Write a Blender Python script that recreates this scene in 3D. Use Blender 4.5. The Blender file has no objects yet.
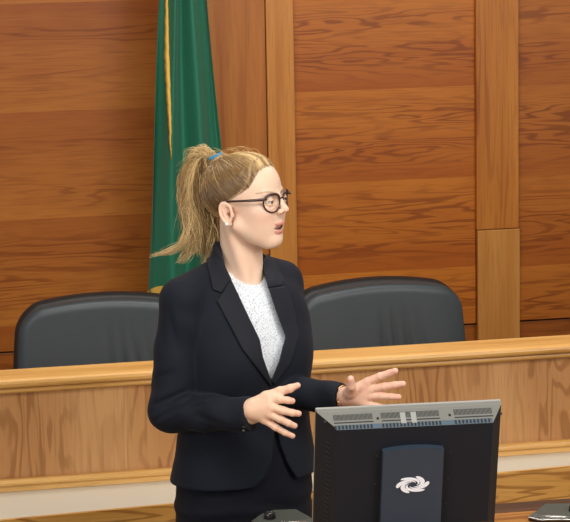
import bpy, bmesh, math, random
import numpy as np
from mathutils import Vector, Matrix

# ------------------------------------------------------------------ camera
RAD = math.radians
YAW, PITCH, ROLL, FP = RAD(12), RAD(10), RAD(1.0), 2500.0
CAM = np.array([0, 0, 2.47])
fh = np.array([math.sin(YAW), math.cos(YAW), 0.0])
rh = np.array([math.cos(YAW), -math.sin(YAW), 0.0])
zz = np.array([0, 0, 1.0])
cf = fh*math.cos(PITCH) - zz*math.sin(PITCH)
u0 = fh*math.sin(PITCH) + zz*math.cos(PITCH)
cr = rh*math.cos(ROLL) - u0*math.sin(ROLL)
cu = u0*math.cos(ROLL) + rh*math.sin(ROLL)
scene = bpy.context.scene
cd = bpy.data.cameras.new('camera'); cam = bpy.data.objects.new('camera', cd)
scene.collection.objects.link(cam)
cam.matrix_world = Matrix(((cr[0], cu[0], -cf[0], CAM[0]), (cr[1], cu[1], -cf[1], CAM[1]),
                           (cr[2], cu[2], -cf[2], CAM[2]), (0, 0, 0, 1)))
cd.sensor_width = 36; cd.lens = FP/570*36; cd.clip_start = 0.1; cd.clip_end = 100
scene.camera = cam
# ------------------------------------------------------------------ world, light, exposure
w = bpy.data.worlds.new('world'); scene.world = w; w.use_nodes = True
bg = w.node_tree.nodes['Background']
bg.inputs[0].default_value = (0.92, 0.97, 1.0, 1); bg.inputs[1].default_value = 0.40
scene.view_settings.view_transform = 'Standard'; scene.view_settings.look = 'None'
scene.view_settings.gamma = 1; scene.view_settings.use_curve_mapping = False
scene.view_settings.exposure = 0.0

def area(name, loc, target, size, size_y, power, col):
    l = bpy.data.lights.new(name, 'AREA'); l.shape = 'RECTANGLE'; l.size = size; l.size_y = size_y
    l.energy = power; l.color = col
    o = bpy.data.objects.new(name, l); scene.collection.objects.link(o)
    o.location = loc
    o.rotation_euler = (Vector(target)-Vector(loc)).to_track_quat('-Z', 'Y').to_euler()
    return o
area('ceiling_light_front', (1.0, 3.6, 3.44), (1.2, 5.2, 0.9), 2.6, 0.9, 85, (1.0, 0.985, 0.96))
area('ceiling_light_middle', (1.5, 6.3, 3.44), (1.5, 6.5, 0), 2.8, 0.5, 46, (1.0, 0.985, 0.96))
area('fill_light_left', (-2.6, 1.2, 2.6), (1.1, 6.0, 1.2), 2.2, 1.6, 75, (0.90, 0.96, 1.0))  # added soft fill from behind the camera on the left, no window there
area('room_light_right', (3.6, 1.6, 3.0), (1.8, 6.0, 1.0), 2.0, 1.2, 85, (1.0, 0.985, 0.96))

# ------------------------------------------------------------------ helpers
COL = scene.collection
def ray(px, py): return cf + (px-285)/FP*cr + (261-py)/FP*cu
def at(px, py, h):
    d = ray(px, py); return CAM + d*(h/(d@fh))
def link(name, me, mat=None, parent=None):
    o = bpy.data.objects.new(name, me); COL.objects.link(o)
    if mat:
        for m in (mat if isinstance(mat, (list, tuple)) else [mat]): me.materials.append(m)
    if parent is not None:
        o.parent = parent; o.matrix_parent_inverse = pinv(parent)
    return o
def pinv(p):
    m = Matrix.Identity(4); q = p
    while q is not None:
        m = q.matrix_basis.inverted() if m == Matrix.Identity(4) else m @ Matrix.Identity(4)
        break
    # parents are Empties (or unmoved meshes under them): world = basis of the root
    root = p
    while root.parent is not None: root = root.parent
    if p is root: return root.matrix_basis.inverted()
    return Matrix.Identity(4) if p.type == 'MESH' else root.matrix_basis.inverted()
def thing(name, label, cat, loc, group=None):
    o = bpy.data.objects.new(name, None); COL.objects.link(o); o.location = loc
    o.empty_display_size = 0.1
    return tag(o, label, cat, group)
def tag(o, label, cat=None, group=None):
    o['label'] = label
    if cat: o['category'] = cat
    if group: o['group'] = group
    return o
def structure(o): o['kind'] = 'structure'; return o
def bm_obj(name, bm, mat, parent=None, smooth=False):
    me = bpy.data.meshes.new(name)
    bmesh.ops.recalc_face_normals(bm, faces=bm.faces[:])
    bm.to_mesh(me); bm.free()
    if smooth:
        for p in me.polygons: p.use_smooth = True
    return link(name, me, mat, parent)
def add_box(bm, lo, hi, bevel=0.0, seg=2, M=None):
    r = bmesh.ops.create_cube(bm, size=1.0); vs = r['verts']
    c = [(a+b)/2 for a, b in zip(lo, hi)]; s = [abs(b-a) for a, b in zip(lo, hi)]
    for v in vs: v.co = Vector((c[0]+v.co.x*s[0], c[1]+v.co.y*s[1], c[2]+v.co.z*s[2]))
    if bevel > 0:
        es = list({e for v in vs for e in v.link_edges})
        rr = bmesh.ops.bevel(bm, geom=es, offset=bevel, segments=seg, affect='EDGES', profile=0.5)
        vs = list({v for f in rr['faces'] for v in f.verts} | {v for v in vs if v.is_valid})
    if M is not None:
        for v in vs: v.co = M @ v.co
    return vs
def box(name, lo, hi, mat, parent=None, bevel=0.003, seg=2, M=None):
    bm = bmesh.new(); add_box(bm, lo, hi, bevel, seg, M); return bm_obj(name, bm, mat, parent)
def add_tube(bm, pts, rad, n=8, cap=True):
    pts = [Vector(p) for p in pts]; rings = []
    if not hasattr(rad, '__len__'): rad = [rad]*len(pts)
    up = Vector((0.13, 0.21, 1)).normalized()
    for i, p in enumerate(pts):
        t = (pts[min(i+1, len(pts)-1)]-pts[max(i-1, 0)]).normalized()
        a = t.cross(up)
        if a.length < 1e-3: a = t.cross(Vector((1, 0, 0)))
        a.normalize(); b = t.cross(a)
        rings.append([bm.verts.new(p+(a*math.cos(k*2*math.pi/n)+b*math.sin(k*2*math.pi/n))*rad[i]) for k in range(n)])
    for r0, r1 in zip(rings, rings[1:]):
        for k in range(n): bm.faces.new((r0[k], r0[(k+1) % n], r1[(k+1) % n], r1[k]))
    if cap: bm.faces.new(rings[0][::-1]); bm.faces.new(rings[-1])
def add_prism(bm, prof, x0, x1):
    """profile of (y,z) points swept along x"""
    a = [bm.verts.new((x0, y, z)) for y, z in prof]; b = [bm.verts.new((x1, y, z)) for y, z in prof]
    n = len(prof)
    for i in range(n): bm.faces.new((a[i], a[(i+1) % n], b[(i+1) % n], b[i]))
    bm.faces.new(a[::-1]); bm.faces.new(b)

# ------------------------------------------------------------------ materials
def new_mat(name):
    m = bpy.data.materials.new(name); m.use_nodes = True
    nt = m.node_tree; return m, nt, nt.nodes['Principled BSDF']
def plain(name, col, rough=0.5, metal=0.0, spec=0.5, bump=0, bscale=100, sheen=0):
    m, nt, b = new_mat(name)
    b.inputs['Base Color'].default_value = (*col, 1); b.inputs['Roughness'].default_value = rough
    b.inputs['Metallic'].default_value = metal; b.inputs['Specular IOR Level'].default_value = spec
    if sheen: b.inputs['Sheen Weight'].default_value = sheen; b.inputs['Sheen Roughness'].default_value = 0.5
    tc = nt.nodes.new('ShaderNodeTexCoord')
    n = nt.nodes.new('ShaderNodeTexNoise'); n.inputs['Scale'].default_value = bscale; n.inputs['Detail'].default_value = 3
    nt.links.new(tc.outputs['Object'], n.inputs['Vector'])
    if bump:
        bp = nt.nodes.new('ShaderNodeBump'); bp.inputs['Strength'].default_value = bump; bp.inputs['Distance'].default_value = 0.003
        nt.links.new(n.outputs['Fac'], bp.inputs['Height']); nt.links.new(bp.outputs[0], b.inputs['Normal'])
    mr = nt.nodes.new('ShaderNodeMapRange'); mr.inputs['To Min'].default_value = max(rough-0.06, 0.02); mr.inputs['To Max'].default_value = min(rough+0.06, 1)
    nt.links.new(n.outputs['Fac'], mr.inputs[0]); nt.links.new(mr.outputs[0], b.inputs['Roughness'])
    return m
def wood(name, light, mid, dark, axis='x', board=0, phase=0.0, fig=1.0, seed=0.0, rough=0.35, along=0.9, across=7.0, rings=34, grad=0.0, cutoff=0.42, flip=False, sharp=0.35, detail=3.2):
    """oak: cathedral figure as contour lines of a stretched noise, fine pores along the grain"""
    m, nt, b = new_mat(name); N = nt.nodes.new; L = nt.links.new
    def math_(op, a, bb=None, c=None):
        n = N('ShaderNodeMath'); n.operation = op
        for i, v in enumerate((a, bb, c)):
            if v is None: continue
            if isinstance(v, (int, float)): n.inputs[i].default_value = v
            else: L(v, n.inputs[i])
        return n.outputs[0]
    tc = N('ShaderNodeTexCoord'); sp = N('ShaderNodeSeparateXYZ'); L(tc.outputs['Object'], sp.inputs[0])
    X, Y, Z = sp.outputs
    g, a = (X, Z if board else math_('ADD', Z, math_('MULTIPLY', Y, 0.9))) if axis == 'x' else (Z, math_('ADD', X, math_('MULTIPLY', Y, 0.7)))
    off = seed
    if board:
        t = math_('DIVIDE', math_('SUBTRACT', a, phase), board); idx = math_('FLOOR', t); fr = math_('FRACT', t)
        wn = N('ShaderNodeTexWhiteNoise'); wn.noise_dimensions = '1D'; L(math_('ADD', idx, seed), wn.inputs['W'])
        off = math_('MULTIPLY_ADD', idx, 3.71, seed)
        loc = math_('SUBTRACT', fr, 0.5)
    cx = N('ShaderNodeCombineXYZ'); L(math_('MULTIPLY', g, along), cx.inputs[0]); L(math_('MULTIPLY', a, across), cx.inputs[1])
    if isinstance(off, (int, float)): cx.inputs[2].default_value = off
    else: L(off, cx.inputs[2])
    n1 = N('ShaderNodeTexNoise'); n1.inputs['Scale'].default_value = 1.0; n1.inputs['Detail'].default_value = detail
    n1.inputs['Roughness'].default_value = 0.42; n1.inputs['Distortion'].default_value = 0.25; L(cx.outputs[0], n1.inputs['Vector'])
    s = math_('SINE', math_('MULTIPLY', n1.outputs['Fac'], rings*2.0))
    rg = N('ShaderNodeMapRange'); rg.interpolation_type = 'SMOOTHSTEP'; L(s, rg.inputs[0])
    rg.inputs['From Min'].default_value = sharp; rg.inputs['From Max'].default_value = 1.0
    # where the figure is strong
    c2 = N('ShaderNodeCombineXYZ'); L(math_('MULTIPLY', g, along*1.1), c2.inputs[0]); L(math_('MULTIPLY', a, across*0.9), c2.inputs[1])
    if isinstance(off, (int, float)): c2.inputs[2].default_value = off+9
    else: L(math_('ADD', off, 9.0), c2.inputs[2])
    n2 = N('ShaderNodeTexNoise'); n2.inputs['Scale'].default_value = 1.0; n2.inputs['Detail'].default_value = 1; L(c2.outputs[0], n2.inputs['Vector'])
    mk = N('ShaderNodeMapRange'); mk.interpolation_type = 'SMOOTHSTEP'; L(n2.outputs['Fac'], mk.inputs[0])
    mk.inputs['From Min'].default_value = cutoff; mk.inputs['From Max'].default_value = cutoff+0.22
    fine = N('ShaderNodeTexNoise'); fine.inputs['Scale'].default_value = 1.0; fine.inputs['Detail'].default_value = 2
    c3 = N('ShaderNodeCombineXYZ'); L(math_('MULTIPLY', g, 7.0), c3.inputs[0]); L(math_('MULTIPLY', a, 170.0), c3.inputs[1]); c3.inputs[2].default_value = seed
    L(c3.outputs[0], fine.inputs['Vector'])
    tone = n1.outputs['Fac']
    mx = N('ShaderNodeMix'); mx.data_type = 'RGBA'; mx.inputs['A'].default_value = (*light, 1); mx.inputs['B'].default_value = (*mid, 1)
    tm = N('ShaderNodeMapRange'); tm.inputs['From Min'].default_value = 0.36; tm.inputs['From Max'].default_value = 0.64
    if board:
        tt = math_('ADD', math_('MULTIPLY', n2.outputs['Fac'], 0.6), math_('MULTIPLY', fr if flip else math_('SUBTRACT', 1.0, fr), grad))
        tt = math_('ADD', tt, math_('MULTIPLY', wn.outputs['Value'], 0.10))
        tm.inputs['From Min'].default_value = 0.30; tm.inputs['From Max'].default_value = 0.34+grad+0.1
        L(tt, tm.inputs[0])
    else: L(n2.outputs['Fac'], tm.inputs[0])
    L(tm.outputs[0], mx.inputs['Factor'])
    mx2 = N('ShaderNodeMix'); mx2.data_type = 'RGBA'; mx2.inputs['B'].default_value = (*dark, 1); L(mx.outputs['Result'], mx2.inputs['A'])
    amt = math_('MULTIPLY', math_('MULTIPLY', rg.outputs[0], math_('MULTIPLY_ADD', mk.outputs[0], 0.75, 0.25)), 0.85*fig)
    if board:   # figure sits mid-board, edges plain
        band = N('ShaderNodeMapRange'); band.interpolation_type = 'SMOOTHSTEP'; L(math_('ABSOLUTE', loc), band.inputs[0])
        band.inputs['From Min'].default_value = 0.22; band.inputs['From Max'].default_value = 0.48
        band.inputs['To Min'].default_value = 1.0; band.inputs['To Max'].default_value = 0.15
        amt = math_('MULTIPLY', amt, band.outputs[0])
    L(amt, mx2.inputs['Factor'])
    mx3 = N('ShaderNodeMix'); mx3.data_type = 'RGBA'; mx3.inputs['B'].default_value = (*[c*0.72 for c in mid], 1); L(mx2.outputs['Result'], mx3.inputs['A'])
    fm = N('ShaderNodeMapRange'); fm.inputs['From Min'].default_value = 0.5; fm.inputs['From Max'].default_value = 0.8; fm.inputs['To Max'].default_value = 0.75; L(fine.outputs['Fac'], fm.inputs[0])
    L(fm.outputs[0], mx3.inputs['Factor'])
    L(mx3.outputs['Result'], b.inputs['Base Color'])
    b.inputs['Roughness'].default_value = rough; b.inputs['Specular IOR Level'].default_value = 0.4
    bp = N('ShaderNodeBump'); bp.inputs['Strength'].default_value = 0.06; bp.inputs['Distance'].default_value = 0.002
    L(fine.outputs['Fac'], bp.inputs['Height']); L(bp.outputs[0], b.inputs['Normal'])
    return m
WL, WM, WD = (0.44, 0.148, 0.022), (0.305, 0.078, 0.010), (0.17, 0.036, 0.004)
M = {}
M['wall_l'] = wood('oak_wall_left', WL, WM, WD, 'x', board=0.366, phase=0.415, seed=3.0, grad=0.5, across=12, along=1.0, rings=40, flip=True, sharp=0.1, fig=0.85)
M['wall_m'] = wood('oak_wall_middle', (0.53, 0.168, 0.018), (0.375, 0.090, 0.008), (0.20, 0.042, 0.004), 'x', board=0.322, phase=0.255, seed=11.0, grad=0.5, across=15, along=1.5, cutoff=0.32, rings=36, sharp=0.0, detail=3.4, fig=0.85)
M['wall_r'] = wood('oak_wall_right', (0.46, 0.145, 0.018), (0.325, 0.080, 0.009), WD, 'x', board=0.322, phase=0.245, seed=17.0, grad=0.5, across=15, along=1.4, cutoff=0.34, rings=36, sharp=0.0, fig=0.85)
M['col_dark'] = wood('oak_pilaster', (0.50, 0.175, 0.028), (0.42, 0.130, 0.018), (0.28, 0.075, 0.010), 'z', seed=5.0, fig=0.5, across=14, along=0.6, rings=14)
M['col_light'] = wood('oak_pilaster_light', (0.60, 0.245, 0.048), (0.50, 0.175, 0.028), (0.34, 0.100, 0.014), 'z', seed=25.0, fig=0.5, across=14, along=0.6, rings=14)
M['col_mid'] = wood('oak_column', (0.52, 0.190, 0.028), (0.43, 0.132, 0.017), (0.27, 0.066, 0.008), 'z', seed=7.0, fig=0.9, across=12, along=1.0, rings=22)
M['col_low'] = wood('oak_column_base', (0.56, 0.25, 0.058), (0.49, 0.195, 0.038), (0.38, 0.13, 0.02), 'z', seed=31.0, fig=0.3, across=20, along=0.6, rings=14)
M['base'] = wood('oak_baseboard', (0.36, 0.105, 0.015), (0.27, 0.068, 0.01), (0.15, 0.035, 0.005), 'x', seed=8.0)
M['rail'] = wood('oak_rail', (0.80, 0.46, 0.15), (0.68, 0.35, 0.09), (0.48, 0.20, 0.04), 'x', seed=2.0, fig=0.6, across=20, along=1.4, rings=12)
M['panel'] = wood('oak_bench_panel', (0.60, 0.315, 0.125), (0.50, 0.235, 0.085), (0.27, 0.100, 0.028), 'z', seed=4.6, fig=0.75, across=9, along=1.3, rings=40, cutoff=0.42, sharp=0.1, detail=3.6)
M['fascia'] = wood('oak_fascia', (0.76, 0.40, 0.11), (0.60, 0.27, 0.055), (0.26, 0.085, 0.014), 'x', seed=14.0, fig=0.8, across=12, along=1.0, rings=44, cutoff=0.25, sharp=0.1, detail=3.6)
M['desk'] = wood('oak_desk_top', (0.55, 0.28, 0.09), (0.44, 0.19, 0.05), (0.20, 0.075, 0.02), 'x', seed=19.0, fig=1.0, across=8, along=0.9, rings=26)
M['desk_edge'] = wood('walnut_desk_edge', (0.11, 0.045, 0.016), (0.07, 0.026, 0.009), (0.03, 0.010, 0.004), 'x', seed=9.0, fig=0.7, across=20, rough=0.75)
M['cream'] = plain('cream_laminate', (0.60, 0.545, 0.43), 0.45, bump=0.02)
M['floor'] = plain('carpet', (0.20, 0.16, 0.13), 0.95, bump=0.4, bscale=300)
M['ceil'] = plain('ceiling_paint', (0.82, 0.79, 0.74), 0.9)
M['gap'] = plain('shadow_gap_black', (0.010, 0.006, 0.004), 0.9)
M['leather'] = plain('black_leather', (0.034, 0.046, 0.050), 0.44, bump=0.12, bscale=380, spec=0.6)
M['leather_edge'] = plain('black_leather_shell', (0.010, 0.011, 0.011), 0.5, bump=0.2, bscale=300)
M['black_plastic'] = plain('black_plastic', (0.0050, 0.0075, 0.0125), 0.6, spec=0.3, bump=0.08, bscale=500)
M['plastic_side'] = plain('charcoal_plastic', (0.007, 0.009, 0.012), 0.65, spec=0.3, bump=0.1, bscale=500)
M['stand'] = plain('stand_plastic', (0.022, 0.036, 0.056), 0.5, bump=0.08, bscale=400)
M['lit_bevel'] = plain('bevel_painted_light', (0.155, 0.150, 0.128), 0.55, bump=0.1, bscale=500)  # black housing's up-facing bevel, overhead light painted in as grey
M['grey_light'] = plain('pale_grey_plastic', (0.30, 0.29, 0.255), 0.5)
M['blue_strip'] = plain('blue_grey_plastic', (0.05, 0.085, 0.12), 0.35)  # blue-grey colour of the strip along the ridge
M['vent'] = plain('vent_black', (0.012, 0.012, 0.012), 0.8)
M['tape'] = plain('clear_tape', (0.30, 0.30, 0.27), 0.25)
M['screen'] = plain('screen_glass', (0.01, 0.011, 0.013), 0.1)
M['logo'] = plain('logo_white', (0.82, 0.84, 0.88), 0.4)
M['chrome'] = plain('chrome', (0.62, 0.61, 0.57), 0.22, metal=1.0)
M['mic_top'] = plain('grey_green_plastic', (0.070, 0.078, 0.064), 0.42, spec=0.4)
M['mic_black'] = plain('mic_black', (0.012, 0.012, 0.012), 0.25)
M['jacket'] = plain('navy_wool', (0.0042, 0.0062, 0.0125), 0.75, bump=0.25, bscale=900, sheen=0.03, spec=0.25)
M['lapel'] = plain('navy_lapel', (0.0050, 0.0062, 0.0115), 0.68, bump=0.2, bscale=900, sheen=0.04, spec=0.3)
M['skirt'] = plain('navy_skirt', (0.0040, 0.0045, 0.0090), 0.8, bump=0.3, bscale=700, sheen=0.02, spec=0.25)
M['frame'] = plain('tortoise_frame', (0.040, 0.013, 0.008), 0.3, spec=0.6)
M['gold'] = plain('rose_gold', (0.75, 0.42, 0.22), 0.3, metal=1.0)
M['pearl'] = plain('pearl', (0.82, 0.80, 0.77), 0.2)
M['tie_blue'] = plain('blue_elastic', (0.03, 0.26, 0.46), 0.7)
M['shoe'] = plain('black_shoe', (0.01, 0.01, 0.01), 0.3)
M['pole'] = plain('brass', (0.72, 0.50, 0.18), 0.3, metal=1.0)
M['fringe'] = plain('gold_fringe', (0.74, 0.44, 0.07), 0.75, bump=0.8, bscale=120)
M['eye_white'] = plain('eye_white', (0.55, 0.50, 0.47), 0.2)
M['iris'] = plain('iris', (0.035, 0.045, 0.05), 0.2)
M['teeth'] = plain('teeth', (0.72, 0.66, 0.58), 0.3)
M['mouth'] = plain('mouth_inside', (0.10, 0.018, 0.015), 0.6)

def attr_mat(name, rough, sss=0.0, spec=0.4, bump=0.0, bscale=200, aniso=0):
    m, nt, b = new_mat(name)
    a = nt.nodes.new('ShaderNodeAttribute'); a.attribute_name = 'Col'
    nt.links.new(a.outputs['Color'], b.inputs['Base Color'])
    b.inputs['Roughness'].default_value = rough; b.inputs['Specular IOR Level'].default_value = spec
    if sss:
        b.inputs['Subsurface Weight'].default_value = sss; b.inputs['Subsurface Radius'].default_value = (1.0, 0.35, 0.2)
        b.inputs['Subsurface Scale'].default_value = 0.006
    if bump:
        n = nt.nodes.new('ShaderNodeTexNoise'); n.inputs['Scale'].default_value = bscale
        tc = nt.nodes.new('ShaderNodeTexCoord'); nt.links.new(tc.outputs['Object'], n.inputs['Vector'])
        bp = nt.nodes.new('ShaderNodeBump'); bp.inputs['Strength'].default_value = bump; bp.inputs['Distance'].default_value = 0.001
        nt.links.new(n.outputs['Fac'], bp.inputs['Height']); nt.links.new(bp.outputs[0], b.inputs['Normal'])
    return m
M['skin'] = attr_mat('skin', 0.45, 0.25, 0.35, 0.08, 600)
M['hair'] = attr_mat('hair', 0.42, 0, 0.45)

def flag_mat():
    m, nt, b = new_mat('green_satin'); N = nt.nodes.new; L = nt.links.new
    tc = N('ShaderNodeTexCoord'); n = N('ShaderNodeTexNoise'); n.inputs['Scale'].default_value = 600
    L(tc.outputs['Object'], n.inputs['Vector'])
    cr_ = N('ShaderNodeMix'); cr_.data_type = 'RGBA'; cr_.inputs['A'].default_value = (0.002, 0.105, 0.048, 1); cr_.inputs['B'].default_value = (0.004, 0.15, 0.075, 1)
    L(n.outputs['Fac'], cr_.inputs['Factor']); L(cr_.outputs['Result'], b.inputs['Base Color'])
    b.inputs['Roughness'].default_value = 0.55; b.inputs['Sheen Weight'].default_value = 0.15
    return m
M['flag'] = flag_mat()
def blouse_mat():
    m, nt, b = new_mat('speckled_blouse'); N = nt.nodes.new; L = nt.links.new
    tc = N('ShaderNodeTexCoord'); v = N('ShaderNodeTexNoise'); v.inputs['Scale'].default_value = 380; v.inputs['Detail'].default_value = 1
    L(tc.outputs['Object'], v.inputs['Vector'])
    r = N('ShaderNodeMapRange'); r.inputs['From Min'].default_value = 0.56; r.inputs['From Max'].default_value = 0.66; L(v.outputs['Fac'], r.inputs[0])
    mx = N('ShaderNodeMix'); mx.data_type = 'RGBA'; mx.inputs['A'].default_value = (0.80, 0.83, 0.86, 1); mx.inputs['B'].default_value = (0.30, 0.33, 0.38, 1)
    L(r.outputs[0], mx.inputs['Factor']); L(mx.outputs['Result'], b.inputs['Base Color']); b.inputs['Roughness'].default_value = 0.8
    return m
M['blouse'] = blouse_mat()
def glass_mat():
    m, nt, b = new_mat('clear_lens')
    b.inputs['Base Color'].default_value = (0.97, 0.96, 0.95, 1); b.inputs['Roughness'].default_value = 0.03
    b.inputs['Transmission Weight'].default_value = 1.0; b.inputs['IOR'].default_value = 1.02; b.inputs['Alpha'].default_value = 0.35
    return m
M['lens'] = glass_mat()

# ------------------------------------------------------------------ the room
def sbox(name, lo, hi, mat, bevel=0.002): return structure(box(name, lo, hi, mat, None, bevel))
sbox('floor', (-3.2, -1.0, -0.10), (6.2, 8.60, 0), M['floor'], 0)
sbox('ceiling', (-3.2, -1.0, 3.5), (6.2, 8.60, 3.6), M['ceil'], 0)
wb = sbox('wall_back', (-3.2, 8.44, 0), (6.2, 8.60, 3.5), M['gap'], 0)
PB = 0.692
sbox('wall_back_panel_left', (-3.2, 8.405, PB), (1.50, 8.44, 3.5), M['wall_l'], 0.002)
sbox('wall_back_panel_middle', (1.826, 8.405, PB), (2.479, 8.44, 3.5), M['wall_m'], 0.002)
sbox('wall_back_panel_right', (2.632, 8.405, PB), (6.2, 8.44, 3.5), M['wall_r'], 0.002)
sbox('baseboard_back', (-3.2, 8.42, 0), (6.2, 8.4395, PB-0.008), M['base'], 0.002)
sbox('trim_1', (1.44, 8.385, 0), (1.727, 8.404, 3.5), M['col_dark'], 0.002)
sbox('trim_2', (1.729, 8.378, 0), (1.826, 8.404, 3.5), M['col_light'], 0.004)
sbox('trim_3', (2.477, 8.383, 1.032), (2.632, 8.404, 3.5), M['col_mid'], 0.003)
sbox('trim_4', (2.480, 8.381, 0), (2.635, 8.404, 1.030), M['col_low'], 0.003)

# ------------------------------------------------------------------ judges' bench
X0, X1 = -0.9, 4.2
bench = thing('judges_bench', 'long oak bench with a rounded rail along its top, behind the woman', 'bench', (1.5, 6.5, 0))
bm = bmesh.new()
def arc(cy, cz, r, a0, a1, n=6):
    return [(cy+r*math.cos(RAD(a0+(a1-a0)*i/n)), cz+r*math.sin(RAD(a0+(a1-a0)*i/n))) for i in range(n+1)]
add_prism(bm, arc(6.335, 1.046, 0.0125, 270, 90) + [(6.435, 1.0605), (6.435, 1.0335)], X0, X1)
bm_obj('top_rail', bm, M['rail'], bench, False)
bm = bmesh.new()
add_prism(bm, arc(6.347, 1.0255, 0.0075, 270, 90) + [(6.3595, 1.033), (6.3595, 1.015), (6.352, 1.015)], X0, X1)
bm_obj('cove_molding', bm, M['rail'], bench, False)
box('front_panel', (X0, 6.36, 0.0), (X1, 6.385, 1.0325), M['panel'], bench, 0)
bm = bmesh.new()
add_prism(bm, arc(6.352, 0.776, 0.010, 270, 90) + [(6.3595, 0.786), (6.3595, 0.752), (6.352, 0.752)], X0, X1)
bm_obj('lower_trim', bm, M['rail'], bench)
box('work_surface', (X0, 6.39, 0.74), (X1, 6.95, 0.77), M['rail'], bench)
# clerk ledge: slightly turned against the bench, so its cream top narrows to the right
ledge = thing('clerk_counter', 'low cream topped counter with an oak front, below the bench panel', 'counter', (1.5, 6.25, 0))
def ledge_y(x): return 6.093+(x-0.55)*0.075
bm = bmesh.new()
P = [(X0, ledge_y(X0)), (3.2, ledge_y(3.2)), (3.2, 6.358), (X0, 6.358)]
def slab(bm, pts, z0, z1):
    a = [bm.verts.new((x, y, z0)) for x, y in pts]; b_ = [bm.verts.new((x, y, z1)) for x, y in pts]
    n = len(pts)
    for i in range(n): bm.faces.new((a[i], a[(i+1) % n], b_[(i+1) % n], b_[i]))
    bm.faces.new(a[::-1]); bm.faces.new(b_)
P = [(X0, ledge_y(X0)), (2.9, ledge_y(2.9)), (2.9, 6.358), (X0, 6.358)]
slab(bm, P, 0.722, 0.7515); bm_obj('worktop', bm, M['cream'], ledge)
bm = bmesh.new(); P = [(X0, ledge_y(X0)-0.012), (2.9, ledge_y(2.9)-0.012), (2.9, ledge_y(2.9)-0.0005), (X0, ledge_y(X0)-0.0005)]
slab(bm, P, 0.0, 0.7525); bm_obj('front_panel', bm, M['fascia'], ledge)

# ------------------------------------------------------------------ SDF toolkit
def nrm(v): v = np.asarray(v, float); return v/np.linalg.norm(v)
def smin(a, b, k):
    h = np.clip(0.5+0.5*(b-a)/k, 0, 1); return b*(1-h)+a*h-k*h*(1-h)
def smax(a, b, k): return -smin(-a, -b, k)
def rcone(P, a, b, ra, rb):
    a = np.asarray(a, float); b = np.asarray(b, float); ba = b-a
    t = np.clip(((P-a)@ba)/(ba@ba), 0, 1); return np.linalg.norm(P-a-t[:, None]*ba, axis=1)-(ra+(rb-ra)*t)
def ell(P, c, r):
    q = (P-np.asarray(c))/np.asarray(r); k = np.linalg.norm(q, axis=1)
    k1 = np.linalg.norm(q/np.asarray(r), axis=1)+1e-9; return k*(k-1)/k1
def chain(P, pts, rad, k=0.004):
    d = None
    for i in range(len(pts)-1):
        e = rcone(P, pts[i], pts[i+1], rad[i], rad[i+1]); d = e if d is None else smin(d, e, k)
    return d
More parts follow.
